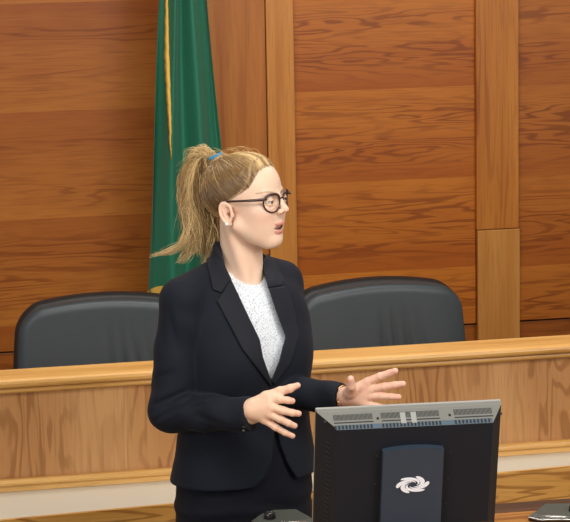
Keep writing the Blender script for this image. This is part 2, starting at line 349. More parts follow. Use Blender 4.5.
def meshify(fn, lo, hi, h, margin=1.7):
    lo = np.asarray(lo, float); hi = np.asarray(hi, float); B = 8
    n = (np.ceil((hi-lo)/h/B).astype(int))*B
    V = np.empty(tuple(n), np.float32)
    nb = n//B
    bi = np.stack(np.meshgrid(*[np.arange(k) for k in nb], indexing='ij'), -1).reshape(-1, 3)
    cen = lo+(bi*B+(B-1)/2)*h; fc = fn(cen); rad = h*B*0.5*1.732*margin
    loc = np.stack(np.meshgrid(*[np.arange(B)]*3, indexing='ij'), -1).reshape(-1, 3)
    V6 = np.broadcast_to(fc[:, None], (len(bi), B**3)).astype(np.float32).copy()
    act = np.where(np.abs(fc) < rad)[0]
    for s in range(0, len(act), 1500):
        a = act[s:s+1500]
        pts = (lo+(bi[a][:, None, :]*B+loc[None])*h).reshape(-1, 3)
        V6[a] = fn(pts).reshape(len(a), -1)
    V = V6.reshape(*nb, B, B, B).transpose(0, 3, 1, 4, 2, 5).reshape(tuple(n)).astype(float)
    ins = V < 0
    ncell = n-1
    corner = [(i, j, k) for i in (0, 1) for j in (0, 1) for k in (0, 1)]
    def sub(A, c): return A[c[0]:c[0]+ncell[0], c[1]:c[1]+ncell[1], c[2]:c[2]+ncell[2]]
    cnt = sum(sub(ins, c).astype(np.int8) for c in corner)
    ac = np.argwhere((cnt > 0) & (cnt < 8))
    idx = -np.ones(tuple(ncell), np.int64); idx[tuple(ac.T)] = np.arange(len(ac))
    acc = np.zeros((len(ac), 3)); num = np.zeros(len(ac))
    for c in corner:
        for ax in range(3):
            if c[ax]: continue
            c2 = list(c); c2[ax] = 1
            a = V[ac[:, 0]+c[0], ac[:, 1]+c[1], ac[:, 2]+c[2]]; b = V[ac[:, 0]+c2[0], ac[:, 1]+c2[1], ac[:, 2]+c2[2]]
            m = (a < 0) != (b < 0); t = np.where(m, a/np.where(m, a-b, 1), 0)
            p = np.tile(np.array(c, float), (len(ac), 1)); p[:, ax] += t
            acc += p*m[:, None]; num += m
    verts = lo+(ac+acc/num[:, None])*h
    quads = []
    for ax in range(3):
        o1, o2 = [(1, 2), (2, 0), (0, 1)][ax]
        s0 = [slice(1, -1)]*3; s0[ax] = slice(0, -1); s1 = [slice(1, -1)]*3; s1[ax] = slice(1, None)
        A = ins[tuple(s0)]; Bn = ins[tuple(s1)]
        for flip, mask in ((False, A & ~Bn), (True, ~A & Bn)):
            e = np.argwhere(mask)
            if not len(e): continue
            base = e+1; base[:, ax] -= 1
            def cell(d1, d2):
                q = base.copy(); q[:, o1] -= d1; q[:, o2] -= d2; return idx[tuple(q.T)]
            q = np.stack([cell(1, 1), cell(0, 1), cell(0, 0), cell(1, 0)], 1)
            quads.append(q[:, ::-1] if flip else q)
    quads = np.concatenate(quads); quads = quads[(quads >= 0).all(1)]
    e = h*0.25
    for _ in range(2):
        f0 = fn(verts); G = np.stack([fn(verts+np.eye(3)[i]*e)-f0 for i in range(3)], 1)/e
        g2 = (G**2).sum(1)+1e-6; st = -(f0/g2)[:, None]*G
        ln = np.linalg.norm(st, axis=1, keepdims=True); verts = verts+st*np.minimum(1, h*0.5/(ln+1e-12))
    return verts, quads
def np_mesh(name, verts, quads, col=None):
    me = bpy.data.meshes.new(name)
    me.vertices.add(len(verts)); me.vertices.foreach_set('co', np.asarray(verts, np.float32).ravel())
    k = quads.shape[1]
    me.loops.add(quads.size); me.loops.foreach_set('vertex_index', quads.ravel().astype(np.int32))
    me.polygons.add(len(quads)); me.polygons.foreach_set('loop_start', (np.arange(len(quads))*k).astype(np.int32))
    me.update(calc_edges=True)
    me.polygons.foreach_set('use_smooth', np.ones(len(quads), bool))
    if col is not None:
        at_ = me.color_attributes.new('Col', 'FLOAT_COLOR', 'POINT')
        at_.data.foreach_set('color', np.hstack([col, np.ones((len(col), 1))]).astype(np.float32).ravel())
    me.validate(); return me
def largest(v, q):
    lab = np.arange(len(v))
    while True:
        m = lab[q].min(1); new = lab.copy()
        for k in range(4): np.minimum.at(new, q[:, k], m)
        new = new[new]
        if (new == lab).all(): break
        lab = new
    ids, cnt = np.unique(lab, return_counts=True); keep = lab == ids[cnt.argmax()]
    mp = np.cumsum(keep)-1; q = q[keep[q].all(1)]
    return v[keep], mp[q]
def sdf_obj(name, fn, lo, hi, h, mat, parent=None, margin=1.7):
    v, q = largest(*meshify(fn, lo, hi, h, margin)); return link(name, np_mesh(name, v, q), mat, parent)

# ------------------------------------------------------------------ executive chairs
def superbox(P, c, half, r):
    q = np.abs(P-np.asarray(c))-(np.asarray(half)-r)
    return np.linalg.norm(np.maximum(q, 0), axis=1)+np.minimum(q.max(1), 0)-r
def make_chair():
    root = thing('executive_chair', '', 'chair', (0, 0, 0))
    def outline(P, w, top, rc):
        # tall back seen from the front: gently arched top, rounded shoulders
        x = P[:, 0]; z = P[:, 2]
        t = top-0.035*(x/0.28)**2-0.0*x
        ww = w-0.02*np.clip((z-0.75)/0.3, -1, 1)**2
        a = np.abs(x)-(ww-rc); b = z-(t-rc); c = 0.50-z
        q = np.stack([np.maximum(a, 0), np.maximum(b, 0)], 1)
        return np.maximum(np.linalg.norm(q, axis=1)+np.minimum(np.maximum(a, b), 0)-rc, c)
    def yc(P): return 0.06*(P[:, 2]-0.6)-0.25*P[:, 0]**2   # rake and wrap
    def shell(P):
        o = outline(P, 0.288, 1.085, 0.075); y = P[:, 1]-yc(P)-0.042
        return smax(o, np.abs(y)-0.035, 0.03)
    def pad(P):
        x, z = P[:, 0], P[:, 2]
        o = outline(P, 0.281, 1.079, 0.068)
        puff = 0.030*(1-np.clip(np.abs(x)/0.28, 0, 1)**4)
        cre = 0
        for xc, sl, am, ws in ((0.01, 0.10, 0.010, 0.011), (0.050, 0.14, 0.012, 0.010), (0.095, 0.24, 0.010, 0.012), (0.14, 0.30, 0.006, 0.014)):
            cre = cre+am*np.exp(-((x-xc+sl*(z-0.8)*0.6)/ws)**2)*np.clip((1.04-z)/0.24, 0, 1)**1.5
        y = P[:, 1]-yc(P)+0.012
        return smax(o, np.maximum(-(y+0.012+puff-cre), y-0.02), 0.028)*0.8
    sdf_obj('backrest_shell', shell, (-0.33, -0.12, 0.46), (0.33, 0.17, 1.13), 0.009, M['leather_edge'], root)
    sdf_obj('backrest', pad, (-0.31, -0.13, 0.46), (0.31, 0.12, 1.10), 0.006, M['leather'], root)
    sdf_obj('seat', lambda P: superbox(P, (0, -0.22, 0.46), (0.27, 0.26, 0.06), 0.055), (-0.3, -0.52, 0.38), (0.3, 0.06, 0.55), 0.012, M['leather'], root)
    for s in (-1, 1):
        bm = bmesh.new(); add_tube(bm, [(s*0.30, 0.02, 0.56), (s*0.31, -0.05, 0.66), (s*0.31, -0.32, 0.67), (s*0.30, -0.36, 0.60), (s*0.25, -0.30, 0.42)], 0.02, 10)
        bm_obj('armrest', bm, M['black_plastic'], root, True)
    bm = bmesh.new(); add_tube(bm, [(0, -0.22, 0.08), (0, -0.22, 0.42)], 0.028, 12); bm_obj('gas_column', bm, M['black_plastic'], root, True)
    for k in range(5):
        a = k*2*math.pi/5+0.3; ex, ey = 0.30*math.cos(a), -0.22+0.30*math.sin(a)
        bm = bmesh.new(); add_tube(bm, [(0, -0.22, 0.11), (ex, ey, 0.075)], [0.03, 0.016], 8); l = bm_obj('leg', bm, M['black_plastic'], root, True)
        bm = bmesh.new(); add_tube(bm, [(ex-0.022*math.sin(a), ey+0.022*math.cos(a), 0.03), (ex+0.022*math.sin(a), ey-0.022*math.cos(a), 0.03)], 0.0299, 14); bm_obj('caster', bm, M['black_plastic'], l, True)
    return root
def copy_tree(o, parent=None):
    c = o.copy(); COL.objects.link(c); c.parent = parent
    if parent is not None: c.matrix_parent_inverse = o.matrix_parent_inverse
    for ch in o.children: copy_tree(ch, c)
    return c
chair = make_chair(); chair2 = copy_tree(chair)
chair.location = (1.005, 7.30, 0); chair.scale = (1, 1, 0.992); chair.rotation_euler.z = RAD(-4)
chair['label'] = "black leather executive chair left of the woman, in front of the green flag"
chair2.location = (1.845, 7.30, 0); chair2.scale = (1, 1, 0.992); chair2.rotation_euler.z = RAD(4)
chair2['label'] = "black leather executive chair right of the woman, behind the monitor and bench"
chair['group'] = chair2['group'] = 'executive chairs behind the bench'

# ------------------------------------------------------------------ flag on its pole
FX, FY = 1.402, 8.12
flag = thing('flag', 'tall green flag with gold fringe hanging in folds against the oak wall', 'flag', (FX, FY, 0))
bm = bmesh.new(); add_tube(bm, [(FX, FY, 0.04), (FX, FY, 2.75)], 0.016, 14); bm_obj('flagpole', bm, M['pole'], flag, True)
bm = bmesh.new(); add_tube(bm, [(FX, FY, 0.0), (FX, FY, 0.03), (FX, FY, 0.05), (FX, FY, 0.10)], [0.15, 0.145, 0.06, 0.03], 28); bm_obj('pole_base', bm, M['pole'], flag, True)
bm = bmesh.new(); add_tube(bm, [(FX, FY, 2.75), (FX, FY, 2.80), (FX, FY, 2.86), (FX, FY, 2.93)], [0.02, 0.035, 0.022, 0.003], 12); bm_obj('finial', bm, M['pole'], flag, True)
ZT, ZB = 2.72, 0.925
def flag_pt(t, z):
    """t 0..1 around the bundled cloth, folds on the front"""
    s = (ZT-z)/(ZT-ZB)
    wl = 0.018+0.118*min(s, 1)+0.012*min(s, 1)**2; wr = 0.016+0.122*min(s, 1)
    a = t*2*math.pi
    x = math.sin(a); y = -math.cos(a)
    hx = (wl if x < 0 else wr)
    fold = 0.013*math.cos(6*a+0.6+0.5*s)+0.007*math.cos(9*a+1.9-0.8*s)
    fold *= (0.5+1.0*s)
    px_ = x*hx*(1+0.05*math.sin(3.1*s)) + 0.004*math.sin(9*s+4*a)
    py_ = y*(0.035+0.035*s) + fold*1.25
    return Vector((FX-0.004+px_+0.006*s, FY+py_, z))
bm = bmesh.new(); NA, NZ = 240, 60; rows = []
for j in range(NZ+1):
    z = ZT+(ZB-ZT)*j/NZ
    rows.append([bm.verts.new(flag_pt(i/NA, z - (0.03*math.sin(i/NA*12)*(j/NZ)**3))) for i in range(NA)])
for r0, r1 in zip(rows, rows[1:]):
    for i in range(NA): bm.faces.new((r0[i], r0[(i+1) % NA], r1[(i+1) % NA], r1[i]))
bm_obj('flag_cloth', bm, M['flag'], flag, True)
# gold fringe: the hem band along the bottom, and the folded edge that shows as a narrow strip high up
bm = bmesh.new()
rr0, rr1 = [], []
for i in range(NA):
    p = flag_pt(i/NA, ZB - 0.03*math.sin(i/NA*12)); c = Vector((FX, FY, 0)); d = Vector((p.x-c.x, p.y-c.y, 0)).normalized()
    rr0.append(bm.verts.new(p+d*0.0015+Vector((0, 0, 0.004)))); rr1.append(bm.verts.new(p+d*0.003*(1+(i % 2))+Vector((0, 0, -0.055-0.004*(i % 3)))))
for i in range(NA): bm.faces.new((rr0[i], rr0[(i+1) % NA], rr1[(i+1) % NA], rr1[i]))
bm_obj('hem_fringe', bm, M['fringe'], flag, True)
def edge_fringe():
    bm = bmesh.new(); rng = random.Random(4); L_, R_, F_ = [], [], []
    n = 70
    for j in range(n+1):
        u_ = j/n; z = 2.45+(1.376-2.45)*u_
        wd = 0.0125*min(1, (1-u_)*4.0)**0.8*(0.35+0.65*min(1, max(0, u_-0.45)/0.25)) + 0.0008
        s = (ZT-z)/(ZT-ZB); tt = -0.047+0.005*math.sin(4*u_)
        p = flag_pt(tt % 1.0, z); x = FX-0.0640+0.010*math.sin(u_*4)*0.3-0.0055*(u_-0.5)
        # nearest front point of the cloth at this x
        best = min((flag_pt(k/400.0, z) for k in list(range(0, 80))+list(range(320, 400))), key=lambda q: abs(q.x-x)+0.0)
        y = best.y-0.005
        jx = rng.uniform(-0.0016, 0.0016)
        L_.append(bm.verts.new((x-wd+jx, y+0.003, z))); F_.append(bm.verts.new((x+jx*0.5, y-0.004, z))); R_.append(bm.verts.new((x+wd*0.8+jx, y+0.003, z)))
    for j in range(n):
        bm.faces.new((L_[j], F_[j], F_[j+1], L_[j+1])); bm.faces.new((F_[j], R_[j], R_[j+1], F_[j+1])); bm.faces.new((R_[j], L_[j], L_[j+1], R_[j+1]))
    bm.faces.new((L_[0], R_[0], F_[0])); bm.faces.new((L_[n], F_[n], R_[n]))
    return bm_obj('edge_fringe', bm, M['fringe'], flag, True)
edge_fringe()

# ------------------------------------------------------------------ speaker's desk in front
DZ = 0.96
desk = thing('speaker_desk', 'oak speaker desk with a dark far edge, under the monitor', 'desk', (1.4, 4.8, 0))
box('desk_top', (-0.3, 4.25, DZ-0.03), (2.6, 5.110, DZ), M['desk'], desk, 0.003)
box('dark_edge', (-0.3, 5.1105, DZ-0.034), (2.6, 5.182, DZ+0.001), M['desk_edge'], desk, 0.003)
box('front_panel', (-0.25, 4.34, 0), (2.55, 4.365, DZ-0.031), M['desk'], desk, 0.002)
for x in (-0.25, 2.52): box('side_panel', (x, 4.37, 0), (x+0.03, 5.10, DZ-0.031), M['desk'], desk, 0.002)

# ------------------------------------------------------------------ monitor seen from behind
MW, MH = 0.386, 0.285
mon = thing('monitor', 'black computer monitor seen from behind, white swirl logo on its stand', 'monitor', tuple(at(408, 522, 5.0)[:2])+(DZ,))
cM = at(409.3, 405.6, 4.98)                                  # middle of the top edge
beta, tau, mroll = RAD(8.0), RAD(13), RAD(0.2)
hx = rh*math.cos(beta)+fh*math.sin(beta)                  # along the top edge
nb_ = -fh*math.cos(beta)+rh*math.sin(beta)                # back normal, toward the camera
up_ = zz*math.cos(tau)+nb_*math.sin(tau); nb2 = nb_*math.cos(tau)-zz*math.sin(tau)
hx2 = hx*math.cos(mroll)-up_*math.sin(mroll); up2 = up_*math.cos(mroll)+hx*math.sin(mroll)
MM = Matrix(((hx2[0], nb2[0], up2[0], cM[0]), (hx2[1], nb2[1], up2[1], cM[1]), (hx2[2], nb2[2], up2[2], cM[2]), (0, 0, 0, 1)))
# local frame: x along the width, y out of the back toward the viewer, z up; top edge at z=0
def mbox(name, lo, hi, mat, parent, bevel=0.001): return box(name, lo, hi, mat, parent, bevel, 2, MM)
HW = MW/2
mbox('bezel', (-HW, -0.012, -MH), (HW, -0.004, 0), M['grey_light'], mon, 0.002)
mbox('screen', (-HW+0.018, -0.0135, -MH+0.022), (HW-0.018, -0.0122, -0.018), M['screen'], mon, 0.0)
# back housing: frustum with a sloping top, sloping sides
ins_l, ins_r, ins_t, ins_b, dp = 0.040, 0.026, 0.027, 0.03, 0.042
fr_ = [(-HW, -0.0039, -MH), (HW, -0.0039, -MH), (HW, -0.0039, -0.002), (-HW, -0.0039, -0.002)]
md_ = [(-HW+0.002, 0.006, -MH+0.002), (HW-0.002, 0.006, -MH+0.002), (HW-0.002, 0.006, -0.004), (-HW+0.002, 0.006, -0.004)]
bk_ = [(-HW+ins_l, dp, -MH+ins_b), (HW-ins_r, dp, -MH+ins_b), (HW-ins_r, dp, -ins_t), (-HW+ins_l, dp, -ins_t)]
bm = bmesh.new(); V_ = [[bm.verts.new(MM @ Vector(p)) for p in ring] for ring in (fr_, md_, bk_)]
bm.faces.new(V_[0][::-1])
for ra, rb in zip(V_, V_[1:]):
    for i in range(4): bm.faces.new((ra[i], ra[(i+1) % 4], rb[(i+1) % 4], rb[i]))
bm.faces.new(V_[2])
hs = bm_obj('back_housing', bm, [M['black_plastic'], M['lit_bevel'], M['plastic_side']], mon)
for p in hs.data.polygons:
    c = MM.inverted() @ p.center
    if c.z > -0.03 and c.y < dp-0.001 and abs(c.x) < 0.1: p.material_index = 1  # top bevel takes the grey with painted-in overhead light
    elif abs(c.x) > 0.1: p.material_index = 2
# slope frame of the top bevel: u along x, v down the slope
def bev(u, v, out=0.0):
    """u metres from centre, v 0 (bezel) .. 1 (ridge)"""
    y0, z0, y1, z1 = 0.006, -0.004, dp, -ins_t
    n = Vector((0, -(z1-z0), (y1-y0))).normalized()
    p = Vector((u, y0+(y1-y0)*v, z0+(z1-z0)*v)) + n*out
    return MM @ p
def bev_quad(bm, u0_, u1_, v0, v1, out=0.0004, tp=0.0016):
    a = [bm.verts.new(bev(u, v, out)) for u, v in ((u0_, v0), (u1_, v0), (u1_, v1), (u0_, v1))]
    b_ = [bm.verts.new(bev(u, v, out-tp)) for u, v in ((u0_, v0), (u1_, v0), (u1_, v1), (u0_, v1))]
    bm.faces.new(a); bm.faces.new(b_[::-1])
    for i in range(4): bm.faces.new((a[i], b_[i], b_[(i+1) % 4], a[(i+1) % 4]))
def mu(px): return (px-408.6)/185.0*MW
for (a, b_) in ((332, 371), (379, 437), (451.5, 490)):
    ua, ub = mu(a), mu(b_)
    bm = bmesh.new(); n = int((ub-ua)/0.0026)
    for i in range(n):
        u = ua+(ub-ua)*i/n; bev_quad(bm, u, u+0.0014, 0.16, 0.48)
    bm_obj('upper_vent', bm, M['vent'], mon)
    bm = bmesh.new(); bev_quad(bm, ua, ub, 0.58, 0.64); bm_obj('vent_slot', bm, M['vent'], mon)
bm = bmesh.new(); bev_quad(bm, -HW+0.036, HW-0.026, 0.74, 0.992, 0.0002); bm_obj('ridge_strip', bm, M['blue_strip'], mon)
for (a, b_) in ((332, 371), (379, 439), (451, 488)):
    bm = bmesh.new(); ua, ub = mu(a), mu(b_); n = int((ub-ua)/0.0072)
    for i in range(n):
        u = ua+(ub-ua)*i/n; bev_quad(bm, u, u+0.0038, 0.76, 0.97, 0.0007)
    bm_obj('lower_vent', bm, M['vent'], mon)
for px_, vv in ((323.5, 0.50), (375.5, 0.46), (447, 0.46), (498, 0.52)):
    c = bev(mu(px_), vv, 0.0006); n = (bev(0, 0.5, 1)-bev(0, 0.5, 0)).normalized()
    bm = bmesh.new(); add_tube(bm, [c-n*0.001, c+n*0.0006], 0.0028, 12); bm_obj('screw_hole', bm, M['vent'], mon)
for px_ in (400.5, 411):
    bm = bmesh.new(); bev_quad(bm, mu(px_-2.6), mu(px_+2.6), 0.20, 0.80, 0.0012, 0.0012)
    bm_obj('tape_strip', bm, M['tape'], mon)
# raised stand column with arched top
bm = bmesh.new(); ua, ub = -0.062, 0.064; n = 14
prof = [(ua, -MH+0.012)]+[(ua+(ub-ua)*i/n, -0.074+0.006*(1-(2*i/n-1)**2)) for i in range(n+1)]+[(ub, -MH+0.012)]
a = [bm.verts.new(MM @ Vector((x, dp-0.002, z))) for x, z in prof]; b_ = [bm.verts.new(MM @ Vector((x, dp+0.016, z))) for x, z in prof]
for i in range(len(prof)): bm.faces.new((a[i], a[(i+1) % len(prof)], b_[(i+1) % len(prof)], b_[i]))
bm.faces.new(b_); bm.faces.new(a[::-1])
stand = bm_obj('stand_column', bm, M['stand'], mon)
# swirl logo: eight curved blades
lc = ((ua+ub)/2+0.0005, -0.151)
bm = bmesh.new()
for k in range(6):
    a0 = k*2*math.pi/6+0.35; A, B_ = [], []
    for i in range(21):
        t = i/20; ang = a0-2.7*t; r = 0.86-0.64*t**0.8; wd = 0.150*math.sin(math.pi*min(1, t**0.48))**0.9*(1-0.35*t)+0.004
        for L_, sg in ((A, 1), (B_, -1)):
            L_.append(bm.verts.new(MM @ Vector((lc[0]+0.0390*(r+sg*wd)*math.cos(ang), dp+0.0172, lc[1]+0.0215*(r+sg*wd)*math.sin(ang)))))
    for i in range(20): bm.faces.new((A[i], A[i+1], B_[i+1], B_[i]))
lg = bm_obj('swirl_logo', bm, M['logo'], stand); lg['label'] = 'white oval swirl logo'
sm_ = lg.modifiers.new('thick', 'SOLIDIFY'); sm_.thickness = 0.0008; sm_.offset = 0
def mloc(px_, pz): return (mu(px_), dp, pz)
for px_, py_ in ((374.5, 452), (373, 482), (447.5, 451), (446, 480), (445, 508)):
    z = -0.044-(py_-430)/475.0
    bm = bmesh.new(); add_tube(bm, [MM @ Vector((mu(px_), dp-0.001, z)), MM @ Vector((mu(px_), dp+0.0015, z))], 0.0026, 10); bm_obj('screw', bm, M['vent'], mon)
# ribs on the left flank
bm = bmesh.new()
for i in range(22):
    z = -0.062-i*0.0105; t = 0.55
    x = -HW+0.002+(ins_l-0.002)*t; y = 0.006+(dp-0.006)*t
    n = Vector((-(dp-0.006), (ins_l-0.002), 0)).normalized()
    c = Vector((x, y, z))
    vs = [bm.verts.new(MM @ (c+n*0.0012+Vector((dx*(ins_l)*1.0, dx*(dp), dz)))) for dx, dz in ((-0.09, 0.0018), (0.09, -0.0010), (0.09, -0.0034), (-0.09, -0.0006))]
    bm.faces.new(vs)
rb_ = bm_obj('side_vent', bm, M['vent'], mon); s2 = rb_.modifiers.new('thick', 'SOLIDIFY'); s2.thickness = 0.001
# foot
bt = MM @ Vector((0.0, dp-0.01, -MH+0.02))
fz = DZ
bm = bmesh.new(); add_tube(bm, [bt, (bt.x, bt.y, DZ+0.012)], 0.03, 16); bm_obj('stand_neck', bm, M['black_plastic'], mon, True)
bm = bmesh.new(); add_tube(bm, [(bt.x, bt.y, DZ+0.0003), (bt.x, bt.y, DZ+0.009), (bt.x, bt.y, DZ+0.013)], [0.11, 0.11, 0.10], 36); bm_obj('stand_base', bm, M['black_plastic'], mon, True)

# ------------------------------------------------------------------ microphone bases on the desk
def mic_base(label, cx, cy, rot, mirror=1):
    root = thing('microphone_base', label, 'microphone base', (0, 0, 0), 'microphone bases on the desk')
    # body: low irregular wedge
    out = [(-0.075, -0.03), (-0.050, -0.058), (0.075, -0.058), (0.092, 0.0), (0.055, 0.058), (-0.035, 0.058)]
    top = [(-0.060, -0.022), (-0.040, -0.040), (0.062, -0.040), (0.074, 0.002), (0.045, 0.044), (-0.026, 0.044)]
    def ring(bm, pts, z, tilt=0): return [bm.verts.new((x*mirror, y, z+tilt*(y+0.05))) for x, y in pts]
    bm = bmesh.new(); a = ring(bm, out, 0); b_ = ring(bm, out, 0.008); n = len(out)
    for i in range(n): bm.faces.new((a[i], a[(i+1) % n], b_[(i+1) % n], b_[i]))
    bm.faces.new(a[::-1]); bm.faces.new(b_); bm_obj('base_plate', bm, M['mic_black'], root)
    bm = bmesh.new(); a = ring(bm, [(x*0.985, y*0.98) for x, y in out], 0.0081); b_ = ring(bm, top, 0.017, 0.10)
    for i in range(n): bm.faces.new((a[i], a[(i+1) % n], b_[(i+1) % n], b_[i]))
    bm.faces.new(a[::-1]); bm.faces.new(b_); bm_obj('top_cover', bm, M['mic_top'], root)
    bm = bmesh.new()
    loop = [Vector((x*1.0*mirror, y*1.0, 0.0095)) for x, y in out]
    add_tube(bm, loop+[loop[0]], 0.0022, 6, False); bm_obj('chrome_rim', bm, M['chrome'], root, True)
    sock = []
    bm = bmesh.new(); add_tube(bm, [(0.045*mirror, -0.012, 0.018), (0.045*mirror, -0.012, 0.034), (0.045*mirror, -0.012, 0.041)], [0.016, 0.015, 0.008], 18); bm_obj('microphone_socket', bm, M['mic_black'], root, True)
    bm = bmesh.new(); add_tube(bm, [(-0.05*mirror, -0.043, 0.0135), (0.0, -0.046, 0.0135), (0.03*mirror, -0.046, 0.0135)], [0.004, 0.004, 0.004], 8); bm_obj('switch_bar', bm, M['chrome'], root, True)
    root.scale = (0.85, 0.80, 0.80); root.location = (cx, cy, DZ+0.0005); root.rotation_euler.z = rot
    return root
p1 = at(562, 511, (CAM[2]-DZ)/math.tan(RAD(15.65)))
def onZ(px, py, Z):
    d = ray(px, py); return CAM+d*((Z-CAM[2])/d[2])
q = onZ(557, 513, DZ+0.01); mic_base('low grey-green microphone base with chrome rim, at the right edge of the desk', q[0], q[1], RAD(-14))
q = onZ(287, 519, DZ+0.01); mic_base('low grey-green microphone base with chrome rim, between the woman and the monitor', q[0], q[1], RAD(-8), -1)

# ------------------------------------------------------------------ the woman
H0 = 5.60
PM = 438.0
pbase = at(242, 400, H0); pbase = np.array([pbase[0], pbase[1], 0.0])
woman = thing('person', 'woman in dark navy skirt suit and glasses, blonde ponytail, gesturing with both hands', 'person', tuple(pbase))
# --- head frame
PSI = RAD(60)
HC = at(248, 213, 5.58)
Fv = math.sin(PSI)*rh - math.cos(PSI)*fh; Lv = math.cos(PSI)*rh + math.sin(PSI)*fh
HB = np.stack([Fv, Lv, zz])            # rows
def hw(p): return HC + np.atleast_2d(p)@HB          # head local -> world
def hl(P): return (P-HC)@HB.T
def proj(P):
    v = P-CAM; z = v@cf; return 285+FP*(v@cr)/z, 261-FP*(v@cu)/z
# --- torso frame
PST = RAD(37)
Tf = math.sin(PST)*rh - math.cos(PST)*fh; Tl = math.cos(PST)*rh + math.sin(PST)*fh
TB = np.stack([Tf, Tl, zz])
def tl(P): return (P-pbase)@TB.T
def tw(p): return pbase + np.atleast_2d(p)@TB

def head_core(p):
    """skull and face without eye cuts; p in head local (F, L, U)"""
    q = p.copy(); q[:, 1] = np.abs(q[:, 1])
    d = ell(p, (-0.016, 0, 0.053), (0.088, 0.0725, 0.071))
    d = smin(d, ell(p, (0.010, 0, 0.066), (0.065, 0.058, 0.058)), 0.02)             # forehead
    d = smin(d, ell(p, (0.030, 0, 0.006), (0.050, 0.054, 0.070)), 0.02)             # face mass
    d = smin(d, ell(q, (0.052, 0.030, 0.010), (0.026, 0.026, 0.026)), 0.02)         # cheeks
    d = smin(d, ell(q, (0.030, 0.028, -0.024), (0.036, 0.025, 0.034)), 0.020)        # lower cheeks
    d = smin(d, ell(p, (0.056, 0, -0.026), (0.0245, 0.034, 0.034)), 0.020)            # muzzle
    d = smin(d, rcone(q, (0.002, 0.047, -0.022), (0.058, 0.012, -0.058), 0.016, 0.018), 0.018)  # jaw line
    d = smin(d, ell(p, (0.064, 0, -0.056), (0.020, 0.021, 0.0185)), 0.010)           # chin
    d = smin(d, ell(q, (0.066, 0.020, 0.052), (0.009, 0.020, 0.007)), 0.010)         # brow ridge
    return d
def head_sdf(p):
    q = p.copy(); q[:, 1] = np.abs(q[:, 1])
    d = head_core(p)
    d = smax(d, -ell(q, (0.090, 0.030, 0.036), (0.019, 0.018, 0.013)), 0.010)       # sockets
    d = smin(d, rcone(p, (0.077, 0, 0.047), (0.0950, 0, 0.0165), 0.0060, 0.0075), 0.009)      # nose
    d = smin(d, ell(p, (0.0975, 0, 0.0145), (0.0080, 0.0082, 0.0068)), 0.004)
    d = smin(d, ell(q, (0.0870, 0.0105, 0.0100), (0.0095, 0.0058, 0.0060)), 0.004)
    d = smax(d, -ell(q, (0.0940, 0.0052, 0.0045), (0.0050, 0.0030, 0.0028)), 0.002)   # nostrils
    # eyelids over the eyeball
    eb = np.linalg.norm(q-np.array([0.0695, 0.030, 0.0345]), axis=1)
    d = smin(d, eb-0.0132, 0.004)
    slit = ell(q, (0.0835, 0.0305, 0.0325), (0.0120, 0.0120, 0.0032)); d = np.maximum(d, -slit)
    # lips, parted
    lp = p.copy(); lp[:, 0] = lp[:, 0]+lp[:, 1]**2*14
    up = ell(lp, (0.0830, 0, -0.0185), (0.0060, 0.0205, 0.0038)); up = smin(up, ell(q, (0.0855, 0.0050, -0.0178), (0.0045, 0.0070, 0.0034)), 0.003)
    lo_ = ell(lp, (0.0795, 0, -0.0370), (0.0068, 0.0170, 0.0046))
    d = smin(d, up, 0.004); d = smin(d, lo_, 0.004)
    mo = ell(lp, (0.0880, 0, -0.0277), (0.0180, 0.0185, 0.0034)); d = smax(d, -mo, 0.0018)
    # ears
    e = q-np.array([-0.012, 0.0700, 0.010])
    ct, st = math.cos(RAD(12)), math.sin(RAD(12))
    ef = e[:, 0]*ct-e[:, 2]*st*0+e[:, 2]*0.12; eu = e[:, 2]; el_ = e[:, 1]-0.30*np.clip(-e[:, 0], -0.01, 0.03)
    wdt = 0.0145+0.10*np.clip(eu, -0.02, 0.02)*0.9
    rad_ = np.sqrt((ef/wdt)**2+(eu/0.0255)**2)
    helix = np.sqrt(((rad_-0.86)*0.017)**2+(el_-0.0065)**2)-0.0029
    plate = np.maximum((rad_-0.9)*0.014, np.abs(el_-0.0015)-0.0022)
    anti = np.sqrt(((np.sqrt(((ef-0.001)/(wdt*0.60))**2+((eu-0.002)/0.0165)**2)-0.85)*0.011)**2+(el_-0.0050)**2)-0.0021
    anti = np.where(ef > 0.006, 1.0, anti)
    lobe = ell(np.stack([ef, el_, eu], 1), (0.0015, 0.004, -0.0235), (0.0068, 0.0038, 0.0075))
    trag = ell(np.stack([ef, el_, eu], 1), (0.0125, 0.003, -0.004), (0.0035, 0.0045, 0.0060))
    ear = smin(smin(helix, plate, 0.003), smin(smin(lobe, trag, 0.002), anti, 0.002), 0.003)
    ear = smax(ear, -ell(np.stack([ef, el_, eu], 1), (0.004, 0.006, -0.004), (0.0065, 0.0062, 0.0090)), 0.002)
    d = smin(d, ear, 0.004)
    return d
NK0 = hw((-0.022, 0.0, -0.005))[0]; NK1 = at(243, 292, H0+0.015); NK2 = at(242, 330, H0+0.03)
def neck_sdf(P):
    d = rcone(P, NK0, NK1, 0.046, 0.050)
    l = hl(P)
    # sternomastoid from behind the ear to the collar notch, both sides
    for s in (-1, 1):
        a = hw((-0.022, s*0.044, -0.030))[0]; b = at(252, 284, H0-0.030) + Tl*(s*0.010)
        d = smin(d, rcone(P, a, b, 0.008, 0.006), 0.020)
    return d
